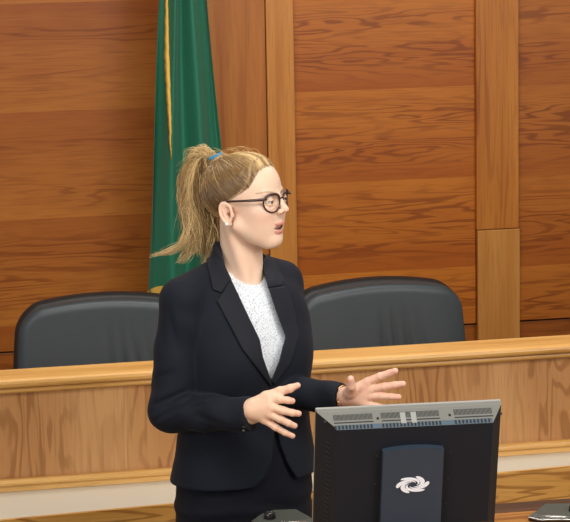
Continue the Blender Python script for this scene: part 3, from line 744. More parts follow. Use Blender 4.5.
# --- torso volume
zt = np.array([0.42, 0.80, 0.90, 0.97, 1.03, 1.10, 1.16, 1.23, 1.30, 1.37, 1.42, 1.46, 1.50])
wt = np.array([.160, .172, .176, .176, .168, .156, .152, .158, .163, .162, .140, .095, .05])
dt = np.array([.110, .120, .120, .116, .106, .097, .098, .106, .110, .100, .085, .065, .045])
ct_ = np.array([.0, .0, .0, .003, .006, .008, .010, .012, .010, .002, -.006, -.010, -.012])
zd = np.linspace(0.40, 1.52, 400)
def smo(a):
    v = np.interp(zd, zt, a); k = np.exp(-np.linspace(-2, 2, 41)**2); k /= k.sum()
    return np.convolve(np.pad(v, 20, 'edge'), k, 'valid')
wd_, dd_, cd_ = smo(wt), smo(dt), smo(ct_)
SHR = at(183, 301, H0-0.100); ELR = at(170, 411, H0-0.125); WRR = at(252, 414.5, H0-0.240)
SHL = at(281, 289, H0+0.095); ELL_ = at(281, 392, H0-0.045); WRL = at(341, 398, H0-0.118)
def torso_T(P):
    p = tl(P); z = np.clip(p[:, 2], 0.41, 1.51)
    W = np.interp(z, zd, wd_); D = np.interp(z, zd, dd_); Cc = np.interp(z, zd, cd_)
    x = p[:, 0]-Cc; y = p[:, 1]
    q = (np.abs(x/D)**2.3+np.abs(y/W)**2.3)**(1/2.3)
    rl = np.sqrt(x*x+y*y)+1e-6
    d = (q-1)*rl/np.maximum(q, 1e-3)*0.92
    for s in (-1, 1): d = smin(d, ell(p, (0.064, s*0.066, 1.268), (0.056, 0.056, 0.062)), 0.035)
    return d
def torso(P):
    p = tl(P); d = smax(torso_T(P), p[:, 2]-1.455, 0.05)
    for s, S in ((-1, SHR), (1, SHL)):
        nb = tw((-0.012, s*0.045, 1.455))[0]
        d = smin(d, rcone(P, nb, S+np.array([0, 0, 0.003 if s < 0 else 0.016]), 0.034, 0.044), 0.03)
    return d
def torso_c(P):
    """torso with the jacket's standing collar around the back and sides of the neck"""
    p = tl(P); d = torso(P)-0.008
    band = np.maximum(neck_sdf(P)-0.0115, p[:, 2]-(1.520-0.75*(p[:, 0]+0.02)-0.028*np.clip((p[:, 1]-0.0)/0.03, 0, 1)))
    band = np.maximum(band, 1.38-p[:, 2])
    return smin(d, band, 0.022)
def sleeve(P, S, E_, Wr, r0, r1, r2, side):
    up = rcone(P, S, E_, r0, r1); fo = rcone(P, E_, Wr, r1*0.98, r2)
    # end the sleeve cleanly at the cuff
    ax = nrm(Wr-E_); fo = np.maximum(fo, (P-Wr)@ax)
    d = smin(up, fo, 0.005)
    # creases around the elbow bend
    v = P-E_; rad = np.linalg.norm(v, axis=1); bis = nrm(nrm(S-E_)+nrm(Wr-E_))
    s_ = v@nrm(nrm(S-E_)-nrm(Wr-E_)); 
    d = d+0.0050*np.sin(s_/0.0095+rad/0.03)*np.exp(-(rad/0.075)**2)*np.clip((v@bis+0.03)/0.05, 0, 1)
    # long soft folds down the sleeve
    t = v@nrm(S-E_); 
    d = d+0.0028*np.sin(t/0.023+(v@rh)/0.025)*np.exp(-((t-0.13)/0.09)**2)
    tf = v@ax; d = d+0.0024*np.sin(tf/0.015+(v@zz)/0.016)*np.exp(-((tf-0.13)/0.08)**2)
    return d
def jacket_full(P):
    p = tl(P)
    d = torso_c(P)
    d = smin(d, sleeve(P, SHR, ELR, WRR, 0.052, 0.049, 0.037, -1), 0.008)
    d = smin(d, sleeve(P, SHL, ELL_, WRL, 0.050, 0.043, 0.033, 1), 0.010)
    # pressed-in creases at the bent elbow and below the shoulder
    x_, y_ = proj(P); near = np.clip((H0-0.10-(P-CAM)@fh)/0.02, 0, 1)
    for ax_, ay_, bx_, by_, dep, wd2 in ((192, 398, 156, 420, .0045, 2.0), (184, 392, 155, 404, .0026, 2.2), (214, 401, 184, 410, .0026, 2.0), (150, 380, 172, 372, .0018, 2.5), (222, 424, 196, 415, .0018, 2.0), (168, 310, 178, 350, .0016, 3.0)):
        ex, ey = bx_-ax_, by_-ay_; t_ = np.clip(((x_-ax_)*ex+(y_-ay_)*ey)/(ex*ex+ey*ey), 0, 1)
        dd2 = np.hypot(x_-ax_-ex*t_, y_-ay_-ey*t_)
        d = d+near*dep*(np.exp(-(dd2/wd2)**2)-0.55*np.exp(-((dd2-2.2*wd2)/(1.3*wd2))**2))*np.sin(math.pi*(0.15+0.7*t_))
    # waist drag folds and hem flare
    d = d+0.0016*np.sin((p[:, 2]*1.0+p[:, 1]*0.9)/0.014)*np.exp(-((p[:, 2]-1.12)/0.06)**2)*np.clip((-p[:, 1]+0.04)/0.1, 0, 1)
    d = d-0.003*np.clip((1.04-p[:, 2])/0.06, 0, 1)
    return d
def poly2(P, pts):
    """signed distance (metres, roughly) of projected points to a pixel outline; used as a pattern laid over the body"""
    x, y = proj(P); x = x/PM; y = y/PM; q = np.array(pts, float)/PM; n = len(q)
    d = np.full(len(x), 1e9); s = np.ones(len(x))
    for i in range(n):
        a = q[i]; b = q[i-1]; e = b-a; wx = x-a[0]; wy = y-a[1]
        t = np.clip((wx*e[0]+wy*e[1])/(e@e), 0, 1)
        d = np.minimum(d, (wx-e[0]*t)**2+(wy-e[1]*t)**2)
        c1 = y >= a[1]; c2 = y < b[1]; c3 = e[0]*wy > e[1]*wx
        s = np.where((c1 & c2 & c3) | (~c1 & ~c2 & ~c3), -s, s)
    return s*np.sqrt(d)
VP = [(219, 232), (220.5, 243), (222.5, 256), (226, 268), (232, 281), (247, 313), (260, 340), (263, 357), (271, 381), (279, 361), (285.4, 336.5), (276.3, 312), (268.6, 288.6), (263.4, 272), (262.5, 262), (268, 250), (240, 225)]
BP = [(228, 272), (234, 275), (241, 278), (250, 279), (258, 278), (264, 275.5), (272, 286), (281, 312), (291, 336), (283, 363), (271, 387), (257, 358), (252, 340), (240, 313), (224, 280)]
NP = [(275, 420), (273.5, 445), (271.5, 462), (266, 477), (256, 487), (243, 492), (243, 540), (340, 540), (340, 480), (312, 480), (303, 481.5), (296, 478), (287, 463), (280.5, 446)]
def front(P): return (P-pbase)@fh - 0.045          # only the side facing the viewer
HEM = 0.986
def jacket_s(P):
    J = jacket_full(P); T = torso(P); p = tl(P)
    cut = np.maximum(np.maximum(poly2(P, VP), -0.040-T), (P-pbase)@fh-0.02)
    cut = np.where(p[:, 2] > 1.40, np.maximum(poly2(P, VP), (P-pbase)@fh-0.05), cut)
    J = smax(J, -cut, 0.002)
    J = smax(J, -np.maximum(np.maximum(poly2(P, NP), -0.030-T), front(P)), 0.002)
    J = smax(J, HEM-p[:, 2]-0.012*np.clip(p[:, 1]/0.15, -1, 1)*0, 0.004)
    # neck hole
    J = smax(J, -(neck_sdf(P)-0.004), 0.003)
    return J
lo = pbase+np.array([-0.30, -0.42, 0.90]); hi = pbase+np.array([0.30, 0.32, 1.58])
sdf_obj('jacket', jacket_s, lo, hi, 0.0042, M['jacket'], woman, 2.0)
def in_sleeve(P, n=1): return 0
LP_ = [(231, 279), (247, 313), (260, 340), (263, 357), (271.5, 381), (271.5, 387), (257, 368), (243, 350), (227, 320), (216.7, 300.7), (222, 293.5)]
CP_ = [(205, 254), (211, 247), (220.5, 238), (222.5, 256), (226, 268), (231.3, 278.5), (221.5, 293.0), (213, 289.5)]
LQ_ = [(268.6, 288.6), (276.3, 312), (285.4, 336.5), (279, 361), (271, 381), (275, 385), (291, 363), (299, 337), (294, 310), (288, 290), (283, 286)]
CQ_ = [(262.5, 262), (263.4, 271), (268.3, 288), (282.5, 285.2), (284, 279), (277, 264), (268, 253)]
def sheet(poly, t0, t1):
    def f(P):
        J = torso_c(P)-0.0005
        return np.maximum(smax(np.maximum(J-t1, -(J-t0+0.003)), poly2(P, poly), 0.0025), front(P)-0.06)
    return f
for nm, poly, t1 in (('lapel', LP_, 0.0060), ('collar', CP_, 0.0048), ('lapel', LQ_, 0.0060), ('collar', CQ_, 0.0048)):
    sdf_obj(nm, sheet(poly, 0.0, t1), pbase+np.array([-0.2, -0.22, 1.17]), pbase+np.array([0.24, 0.2, 1.58]), 0.0022, M['lapel'], woman, 2.0)
def blouse(P):
    T = torso(P); p = tl(P)
    d = np.maximum(np.abs(T+0.008)-0.0035, poly2(P, BP)); 
    return np.maximum(d, (P-pbase)@fh-0.05)
sdf_obj('blouse', blouse, pbase+np.array([-0.2, -0.22, 1.17]), pbase+np.array([0.24, 0.2, 1.50]), 0.0024, M['blouse'], woman, 2.0)
def skirt(P):
    p = tl(P); d = torso_T(P)+0.005
    d = d+0.0035*np.sin((p[:, 2]+0.10*p[:, 1]+0.02*np.sin(p[:, 1]*18))/0.0105)*np.exp(-((p[:, 2]-0.925)/0.020)**2)
    d = smax(d, p[:, 2]-1.13, 0.01)
    return smax(d, 0.47-p[:, 2], 0.006)
sdf_obj('skirt', skirt, pbase+np.array([-0.25, -0.25, 0.45]), pbase+np.array([0.25, 0.25, 1.17]), 0.006, M['skirt'], woman, 2.0)
# jacket buttons on the near cuff
for px_, py_ in ((246.5, 426.5), (245.5, 431)):
    c = at(px_-2.0, py_, H0-0.262); bm = bmesh.new(); n = -fh
    add_tube(bm, [c-n*0.004, c+n*0.002], 0.0042, 14); bm_obj('button', bm, M['chrome'] if py_ < 430 else M['mic_black'], woman, True)
# --- hands
def hand(P, spec):
    d = None
    Wp = spec['wrist']; r = spec['wr']
    d = rcone(P, spec['fore'], Wp, spec['fr'], r*0.92)
    for (kn, rad) in spec['palm']: d = smin(d, rcone(P, spec.get('pw', Wp), kn, r*0.66, rad), 0.012)
    for f_ in spec['fingers']: d = smin(d, chain(P, f_[0], f_[1], 0.003), 0.0035)
    th = chain(P, spec['thumb'][0], spec['thumb'][1], 0.005); d = smin(d, th, 0.007)
    for a, b, ra, rb in spec.get('web', []): d = smin(d, rcone(P, a, b, ra, rb), 0.008)
    return d
def pts(*l): return [at(*q) for q in l]
hr = H0-0.270
RH = dict(fore=WRR+(ELR-WRR)*0.15, fr=0.026, wrist=at(251, 410.5, hr+0.030), wr=0.0265, pw=at(253, 409, hr+0.018),
    palm=[(at(270, 400, hr), 0.0115), (at(270.5, 406.5, hr-0.006), 0.0120), (at(269, 413.5, hr-0.004), 0.0115), (at(264.5, 419.5, hr+0.004), 0.0105)],
    fingers=[(pts((270, 400, hr), (280, 399.3, hr-0.012), (288, 400.3, hr-0.008), (292.2, 401.0, hr-0.002)), [.0102, .0088, .0077, .0068]),
             (pts((270.5, 406.5, hr-0.006), (283, 410.6, hr-0.016), (292.5, 412.8, hr-0.012), (298.6, 413.6, hr-0.004)), [.0102, .0088, .0077, .0068]),
             (pts((269, 413.5, hr-0.004), (280, 419, hr-0.012), (288.5, 423.2, hr-0.008), (294.6, 425.8, hr)), [.0098, .0084, .0073, .0065]),
             (pts((264.5, 419.5, hr+0.004), (275.5, 427.2, hr-0.002), (285, 432.8, hr+0.002), (292.6, 436.0, hr+0.008)), [.0092, .0076, .0066, .0060])],
    thumb=(pts((255, 404, hr+0.014), (266, 397.0, hr+0.012), (280, 391.5, hr+0.006), (290, 388.5, hr-0.002), (297.6, 385.4, hr-0.004)), [.0150, .0125, .0102, .0085, .0066]),
    web=[(at(268, 396.5, hr+0.008), at(276, 397, hr-0.002), .0085, .0065)])
hl_ = H0-0.150
LH = dict(fore=WRL+(ELL_-WRL)*0.18, fr=0.023, wrist=at(343, 397, hl_+0.030), wr=0.0225, pw=at(346, 396, hl_+0.014),
    palm=[(at(368, 382, hl_-0.010), 0.0105), (at(371, 389, hl_-0.010), 0.0110), (at(370, 396, hl_-0.008), 0.0110), (at(365, 403, hl_-0.004), 0.0105)],
    fingers=[(pts((368, 382, hl_-0.010), (380, 376.4, hl_-0.022), (389, 373.2, hl_-0.028), (395.3, 370.9, hl_-0.036)), [.0102, .0086, .0076, .0068]),
             (pts((371, 389, hl_-0.010), (384, 386.6, hl_-0.022), (395, 384.9, hl_-0.030), (403, 383.9, hl_-0.036)), [.0102, .0087, .0077, .0068]),
             (pts((370, 396, hl_-0.008), (382, 396.0, hl_-0.020), (391.5, 396.6, hl_-0.028), (398.6, 397.0, hl_-0.034)), [.0100, .0083, .0073, .0066]),
             (pts((365, 403, hl_-0.004), (375, 405.6, hl_-0.012), (383, 407.6, hl_-0.018), (389, 409.2, hl_-0.024)), [.0090, .0074, .0065, .0058])],
    thumb=(pts((347, 396, hl_+0.004), (350, 392, hl_-0.018), (351.5, 386, hl_-0.045), (350.7, 379.0, hl_-0.056)), [.0150, .0130, .0100, .0080]),
    web=[(at(353, 389, hl_-0.012), at(366, 384, hl_-0.006), .0095, .0085)])
SK = np.array([0.83, 0.565, 0.40]); PINK = np.array([0.80, 0.40, 0.31])
parts_v, parts_q, parts_c = [], [], []
def addpart(v, q, c):
    n = sum(len(a) for a in parts_v); parts_v.append(v); parts_q.append(q+n); parts_c.append(c)
def mixc(c, target, m): return c*(1-m[:, None])+np.asarray(target)*m[:, None]
def gl(v, c, r):
    q = (v-np.asarray(c))/np.asarray(r); return np.exp(-(q*q).sum(1))
# head and neck
def headneck(P):
    l = hl(P); d = head_sdf(l)
    n = neck_sdf(P); d = smin(d, n, 0.012)
    ch = torso(P)+0.016; d = smin(d, ch, 0.02)
    d = smax(d, 1.30-P[:, 2], 0.01)
    pt = tl(P); return np.maximum(d, np.maximum(np.abs(pt[:, 1])-0.125, np.abs(pt[:, 0])-0.15))
v, q = meshify(headneck, HC+np.array([-0.17, -0.17, -0.285]), HC+np.array([0.17, 0.17, 0.155]), 0.0024)
l = hl(v); la = l.copy(); la[:, 1] = np.abs(la[:, 1])
c = np.tile(SK, (len(v), 1))
c = mixc(c, PINK, 0.30*gl(la, (0.060, 0.042, 0.004), (0.03, 0.022, 0.022)))
c = mixc(c, PINK, 0.30*gl(l, (0.100, 0, 0.016), (0.012, 0.012, 0.010)))
c = mixc(c, PINK, 0.35*gl(la, (-0.012, 0.078, 0.012), (0.02, 0.012, 0.03)))
LIP = (0.60, 0.215, 0.180)
lp_ = l.copy(); lp_[:, 0] = lp_[:, 0]+lp_[:, 1]**2*14
lipm = np.clip(1.0-ell(lp_, (0.084, 0, -0.0190), (0.0090, 0.0215, 0.0048))/0.0012, 0, 1)*np.clip((l[:, 0]-0.072)/0.003, 0, 1)*np.clip((-0.0135-l[:, 2])/0.001, 0, 1)
lipm = np.maximum(lipm, np.clip(1.0-ell(lp_, (0.083, 0, -0.0370), (0.0100, 0.0180, 0.0054))/0.0012, 0, 1)*np.clip((l[:, 0]-0.072)/0.003, 0, 1))
c = mixc(c, LIP, lipm*0.9)
inm = np.clip(1-ell(lp_, (0.0860, 0, -0.0275), (0.0130, 0.0185, 0.0040))/0.0006, 0, 1)*(l[:, 0] < 0.087); c = mixc(c, (0.10, 0.02, 0.015), inm*0.95)
# brows: thin, tapering outwards
bt_ = (la[:, 1]-0.014)/0.036; bz = 0.0505+0.0065*np.sin(np.clip(bt_, 0, 1)*2.2)-0.004*np.clip(bt_-0.6, 0, 1)
brow = np.exp(-((la[:, 2]-bz)/(0.0024*(1.1-0.6*np.clip(bt_, 0, 1))))**2)*((bt_ > -0.05) & (bt_ < 1.05))*(l[:, 0] > 0.03)
c = mixc(c, (0.26, 0.135, 0.062), brow*0.75)
lash = np.exp(-(ell(la, (0.0835, 0.0305, 0.0328), (0.0120, 0.0125, 0.0036))/0.0009)**2)*(la[:, 2] > 0.0335)*(l[:, 0] > 0.06)*(l[:, 0] < 0.086)
c = mixc(c, (0.04, 0.02, 0.014), np.clip(lash*1.2, 0, 1)*0.95)
addpart(v, q, c)
for spec, sh in ((RH, 0.06), (LH, 0.08)):
    ps = [p for f_ in spec['fingers'] for p in f_[0]]+[p for p in spec['thumb'][0]]+[spec['fore']]
    lo = np.min(ps, 0)-0.035; hi = np.max(ps, 0)+0.035
    ax = nrm(spec['wrist']-spec['fore']); f0 = spec['fore']
    fn = lambda P, s=spec, a=ax, f0=f0: np.maximum(hand(P, s), -((P-f0)@a)-0.004)
    v, q = meshify(fn, lo, hi, 0.0016)
    c = np.tile(SK*np.array([1.0, 0.97, 0.95]), (len(v), 1))
    for f_ in spec['fingers']+[spec['thumb']]:
        tip = f_[0][-1]; c = mixc(c, PINK, 0.55*np.exp(-(np.linalg.norm(v-tip, axis=1)/0.013)**2))
        for j in f_[0][1:-1]: c = mixc(c, PINK, 0.25*np.exp(-(np.linalg.norm(v-j, axis=1)/0.009)**2))
    if spec is LH: c = mixc(c, PINK, np.full(len(v), 0.30))
    addpart(v, q, c)
# hidden body: chest, arms and legs carry the figure to the floor
HIP = [tw((0.0, s*0.085, 0.86))[0] for s in (-1, 1)]; KN = [tw((0.012, s*0.075, 0.47))[0] for s in (-1, 1)]; AN = [tw((-0.02, s*0.070, 0.095))[0] for s in (-1, 1)]
def under(P):
    d = torso(P)+0.022
    d = smax(d, 0.80-P[:, 2], 0.02)
    for S, E_, Wr in ((SHR, ELR, WRR), (SHL, ELL_, WRL)):
        d = smin(d, rcone(P, S, E_, 0.036, 0.030), 0.02); d = smin(d, rcone(P, E_, Wr, 0.030, 0.022), 0.01)
    for a, b, k in zip(HIP, KN, AN):
        d = smin(d, rcone(P, a, b, 0.078, 0.048), 0.02)
        m = b*0.68+k*0.32-Tf*0.018
        d = smin(d, chain(P, [b, m, k], [0.046, 0.050, 0.030], 0.02), 0.02)
        d = smin(d, chain(P, [k, k+Tf*0.055+zz*-0.045, k+Tf*0.13+zz*-0.072], [0.030, 0.028, 0.017], 0.02), 0.015)
    return d
v, q = meshify(under, pbase+np.array([-0.28, -0.42, 0.0]), pbase+np.array([0.28, 0.30, 1.46]), 0.010, 2.0)
addpart(v, q, np.tile(SK, (len(v), 1)))
body = link('body', np_mesh('body', np.concatenate(parts_v), np.concatenate(parts_q), np.concatenate(parts_c)), M['skin'], woman)
for s, k in zip((-1, 1), AN):
    def shoe(P, k=k):
        d = chain(P, [k+Tf*-0.015-zz*0.030, k+Tf*0.06-zz*0.060, k+Tf*0.145-zz*0.078], [0.034, 0.032, 0.014], 0.02)
        d = smax(d, -(rcone(P, k+zz*0.03, k+Tf*0.045-zz*0.02, 0.028, 0.026)), 0.004)
        d = smin(d, rcone(P, k-Tf*0.025-zz*0.055, k-Tf*0.028-zz*0.088, 0.014, 0.008), 0.01)
        return smax(d, 0.0015-P[:, 2], 0.001)
    sdf_obj('shoe', shoe, k+np.array([-0.2, -0.2, -0.1]), k+np.array([0.2, 0.2, 0.06]), 0.006, M['shoe'], woman)
# --- eyes, teeth
for s in (-1, 1):
    ec = np.array([0.0695, s*0.030, 0.0345])
    gaze = nrm((0.93, 0.08, 0.06))
    bm = bmesh.new(); bmesh.ops.create_uvsphere(bm, u_segments=24, v_segments=16, radius=0.0119)
    for vv in bm.verts: vv.co = Vector(hw(ec+np.array(vv.co))[0])
    e_ = bm_obj('eye', bm, M['eye_white'], woman, True)
    bm = bmesh.new(); n = (Vector(hw(ec+gaze)[0])-Vector(hw(ec)[0])).normalized(); c0 = Vector(hw(ec)[0])
    add_tube(bm, [c0+n*0.0100, c0+n*0.0116, c0+n*0.0124], [0.0052, 0.0046, 0.0020], 20); bm_obj('iris', bm, M['iris'], e_, True)
bm = bmesh.new(); tp = []
for i in range(-6, 7):
    a = i*0.17; tp.append(hw((0.0590+0.0155*math.cos(a), 0.017*math.sin(a), -0.0230))[0])
add_tube(bm, tp, 0.0026, 8); bm_obj('teeth', bm, M['teeth'], woman, True)
# --- glasses
gl_parts = []
GX = 0.0875
def lens_pt(s, th, r=1.0, off=0.0):
    # rounded panto shape, wider at the top
    cx, sx = math.cos(th), math.sin(th)
    x = 0.0225*r*(abs(cx)**0.9)*math.copysign(1, cx)*(1+0.10*sx); z = 0.0205*r*(abs(sx)**0.95)*math.copysign(1, sx)
    L_ = s*(0.0300+x); 
    f_ = GX - 0.0045*((abs(L_)-0.008)/0.03)**2*1.6+off + 0.0
    return hw((f_, L_, 0.0315+z))[0]
glasses = None
for s in (-1, 1):
    bm = bmesh.new(); n = 40
    ring = [lens_pt(s, 2*math.pi*i/n) for i in range(n+1)]
    rads = [0.0019+0.0015*max(0, math.sin(2*math.pi*i/n)) for i in range(n+1)]
    add_tube(bm, ring, rads, 8, False)
    r_ = bm_obj('glasses_rim', bm, M['frame'], woman, True)
    bm = bmesh.new(); a = [bm.verts.new(lens_pt(s, 2*math.pi*i/n, 0.96, 0.0004)) for i in range(n)]; b_ = [bm.verts.new(lens_pt(s, 2*math.pi*i/n, 0.96, -0.0008)) for i in range(n)]
    bm.faces.new(a); bm.faces.new(b_[::-1])
    for i in range(n): bm.faces.new((a[i], b_[i], b_[(i+1) % n], a[(i+1) % n]))
    bm_obj('lens', bm, M['lens'], r_)
    bm = bmesh.new()
    add_tube(bm, [hw(p)[0] for p in ((GX-0.0075, s*0.0515, 0.0425), (GX-0.014, s*0.0600, 0.0430), (0.060, s*0.0680, 0.0420), (0.030, s*0.0735, 0.0395), (0.0, s*0.0755, 0.0370), (-0.014, s*0.0745, 0.034), (-0.035, s*0.0745, 0.016))], [0.0026, 0.0036, 0.0031, 0.0025, 0.0024, 0.0022, 0.0018], 8)
    bm_obj('glasses_temple', bm, M['frame'], woman, True)
bm = bmesh.new(); add_tube(bm, [hw(p)[0] for p in ((GX, -0.0080, 0.0385), (GX+0.003, -0.003, 0.0415), (GX+0.003, 0.003, 0.0415), (GX, 0.0080, 0.0385))], 0.0017, 8); bm_obj('glasses_bridge', bm, M['frame'], woman, True)
for s in (-1, 1):
    bm = bmesh.new(); bmesh.ops.create_uvsphere(bm, u_segments=14, v_segments=10, radius=0.0042)
    for vv in bm.verts: vv.co = Vector(hw(np.array((-0.009, s*0.0790, -0.0145))+np.array(vv.co))[0])
    bm_obj('pearl_earring', bm, M['pearl'], woman, True)
# --- bracelet
bm = bmesh.new(); wc = np.array(WRL)+nrm(WRL-ELL_)*0.006; ax = nrm(LH['wrist']-LH['fore']); e1 = nrm(np.cross(ax, zz)); e2 = np.cross(ax, e1)
loop = [wc+(e1*math.cos(2*math.pi*i/28)*0.0275+e2*math.sin(2*math.pi*i/28)*0.0275)+ax*0.002*math.sin(i*1.3) for i in range(29)]
add_tube(bm, loop, [0.0026+0.0010*(i % 2) for i in range(29)], 7, False); bm_obj('bracelet', bm, M['gold'], woman, True)

# --- hair
rng = np.random.default_rng(7)
TIE = np.array([-0.082, 0.0, 0.118])
def cut_fn(l):
    """negative where hair grows"""
    F, L_, U = l[:, 0], np.abs(l[:, 1]), l[:, 2]
    mid = 0.108-0.036*np.clip(L_/0.066, 0, 1.2)**2.2
    line = 0.034+0.62*(F+0.010)
    thr = np.where(F > -0.012, np.maximum(line, mid*np.clip((F-0.0)/0.05, 0, 1)), 0.034)
    a = (thr-U)*0.8
    bck = np.maximum(F+0.028+0.10*np.clip(U+0.02, -1, 0), -0.072-U)
    return smin(a, bck, 0.008)
def skull(l): return head_core(l)
def az(l):
    v = l-TIE; return np.arctan2(v[:, 1], -(v[:, 2])*0.8+v[:, 0]*0.55)
def cap(P):
    l = hl(P); c = cut_fn(l); t = np.clip(-c*0.22, 0.0004, 0.0085)
    t = t+0.0050*np.exp(-(((l-TIE)/0.035)**2).sum(1))
    d = skull(l)-t+0.0007*np.sin(az(l)*46)
    d = smin(d, ell(l, TIE+np.array([0.010, 0, -0.006]), (0.022, 0.020, 0.018)), 0.015)
    return np.maximum(d, np.maximum(c, -(skull(l)+0.012)))
def hair_col(n, base=0.5, tone=None):
    t = rng.random(n)[:, None]
    if tone is not None: t = 0.30*t+0.70*tone[:, None]
    dark = np.array([0.11, 0.055, 0.020]); mid = np.array([0.40, 0.235, 0.080]); lt = np.array([0.86, 0.62, 0.29])
    t = np.clip(t+base-0.5, 0, 1)
    return np.where(t < 0.5, dark+(mid-dark)*t*2, mid+(lt-mid)*(t-0.5)*2)
v, q = meshify(cap, HC+np.array([-0.15, -0.15, -0.10]), HC+np.array([0.15, 0.15, 0.17]), 0.0024)
lc_ = hl(v); a_ = az(lc_)
tone = 0.5+0.5*np.sin(a_*31+2*np.sin(a_*7)); cc = np.array([0.23, 0.135, 0.055])*(1-tone[:, None])+np.array([0.36, 0.225, 0.10])*tone[:, None]
ek = np.clip(1+cut_fn(lc_)/0.010, 0, 1)[:, None]*0.6; cc = cc*(1-ek)+np.array([0.62, 0.42, 0.27])*ek
hv, hq, hc = [v], [q], [cc]; nv = len(v)
def tubes(PT, R_, C_, n=4):
    """PT (S,K,3) strands -> tube verts"""
    global nv
    S, K, _ = PT.shape
    T = np.gradient(PT, axis=1); T /= np.linalg.norm(T, axis=2, keepdims=True)+1e-9
    A = np.cross(T, np.array([0.3, 0.5, 0.81])); A /= np.linalg.norm(A, axis=2, keepdims=True)+1e-9; B = np.cross(T, A)
    ang = np.arange(n)*2*math.pi/n
    V = PT[:, :, None, :]+R_[:, :, None, None]*(A[:, :, None, :]*np.cos(ang)[None, None, :, None]+B[:, :, None, :]*np.sin(ang)[None, None, :, None])
    idx = nv+np.arange(S*K*n).reshape(S, K, n); nx = np.roll(idx, -1, axis=2)
    Q = np.stack([idx[:, :-1], nx[:, :-1], nx[:, 1:], idx[:, 1:]], -1).reshape(-1, 4)
    hv.append(V.reshape(-1, 3)); hq.append(Q); hc.append(np.repeat(C_, K*n, axis=0)); nv += S*K*n
# strands combed back to the tie
cand = lc_[(cut_fn(lc_) < -0.0005) & (skull(lc_) > -0.002)]
edge = cand[cut_fn(cand) > -0.006]
S = 3400
st = np.concatenate([edge[rng.integers(0, len(edge), 2000)], cand[rng.integers(0, len(cand), 1400)]])
K = 16; tt = np.linspace(0, 1, K)[None, :, None]
tgt = TIE+np.stack([np.zeros(S)+0.004, rng.normal(0, 0.007, S), rng.normal(0, 0.007, S)], 1)
PT = st[:, None, :]*(1-tt)+tgt[:, None, :]*tt
lift = rng.random((S, 1))*0.0020
def capd(l):
    c = cut_fn(l); t = np.clip(-c*0.22, 0.0004, 0.0085); return skull(l)-t
for _ in range(7):
    fl_ = PT.reshape(-1, 3); f0 = capd(fl_); e = 1e-3
    G = np.stack([capd(fl_+np.eye(3)[i]*e)-f0 for i in range(3)], 1)/e; G /= np.linalg.norm(G, axis=1, keepdims=True)+1e-9
    want = (0.0003+lift*np.sin(np.linspace(0, 1, K)*math.pi)[None]+0.005*np.linspace(0, 1, K)[None]**5).reshape(-1)
    PT = (fl_-G*np.clip(f0-want, -0.01, 0.01)[:, None]).reshape(S, K, 3)
    PT[:, 1:-1] = 0.5*PT[:, 1:-1]+0.25*(PT[:, :-2]+PT[:, 2:])
RR = np.tile(np.interp(np.linspace(0, 1, K), [0, 0.15, 1], [0.0003, 0.00075, 0.0007]), (S, 1))*rng.uniform(0.6, 1.2, (S, 1))
tubes(hw(PT.reshape(-1, 3)).reshape(S, K, 3), RR, hair_col(S, 0.40, 0.52+0.42*np.sin(az(st)*15+1.5*np.sin(az(st)*6)+rng.normal(0, 0.6, S))+0.25*np.clip((st[:, 2]-0.07)/0.05, -1, 1)))
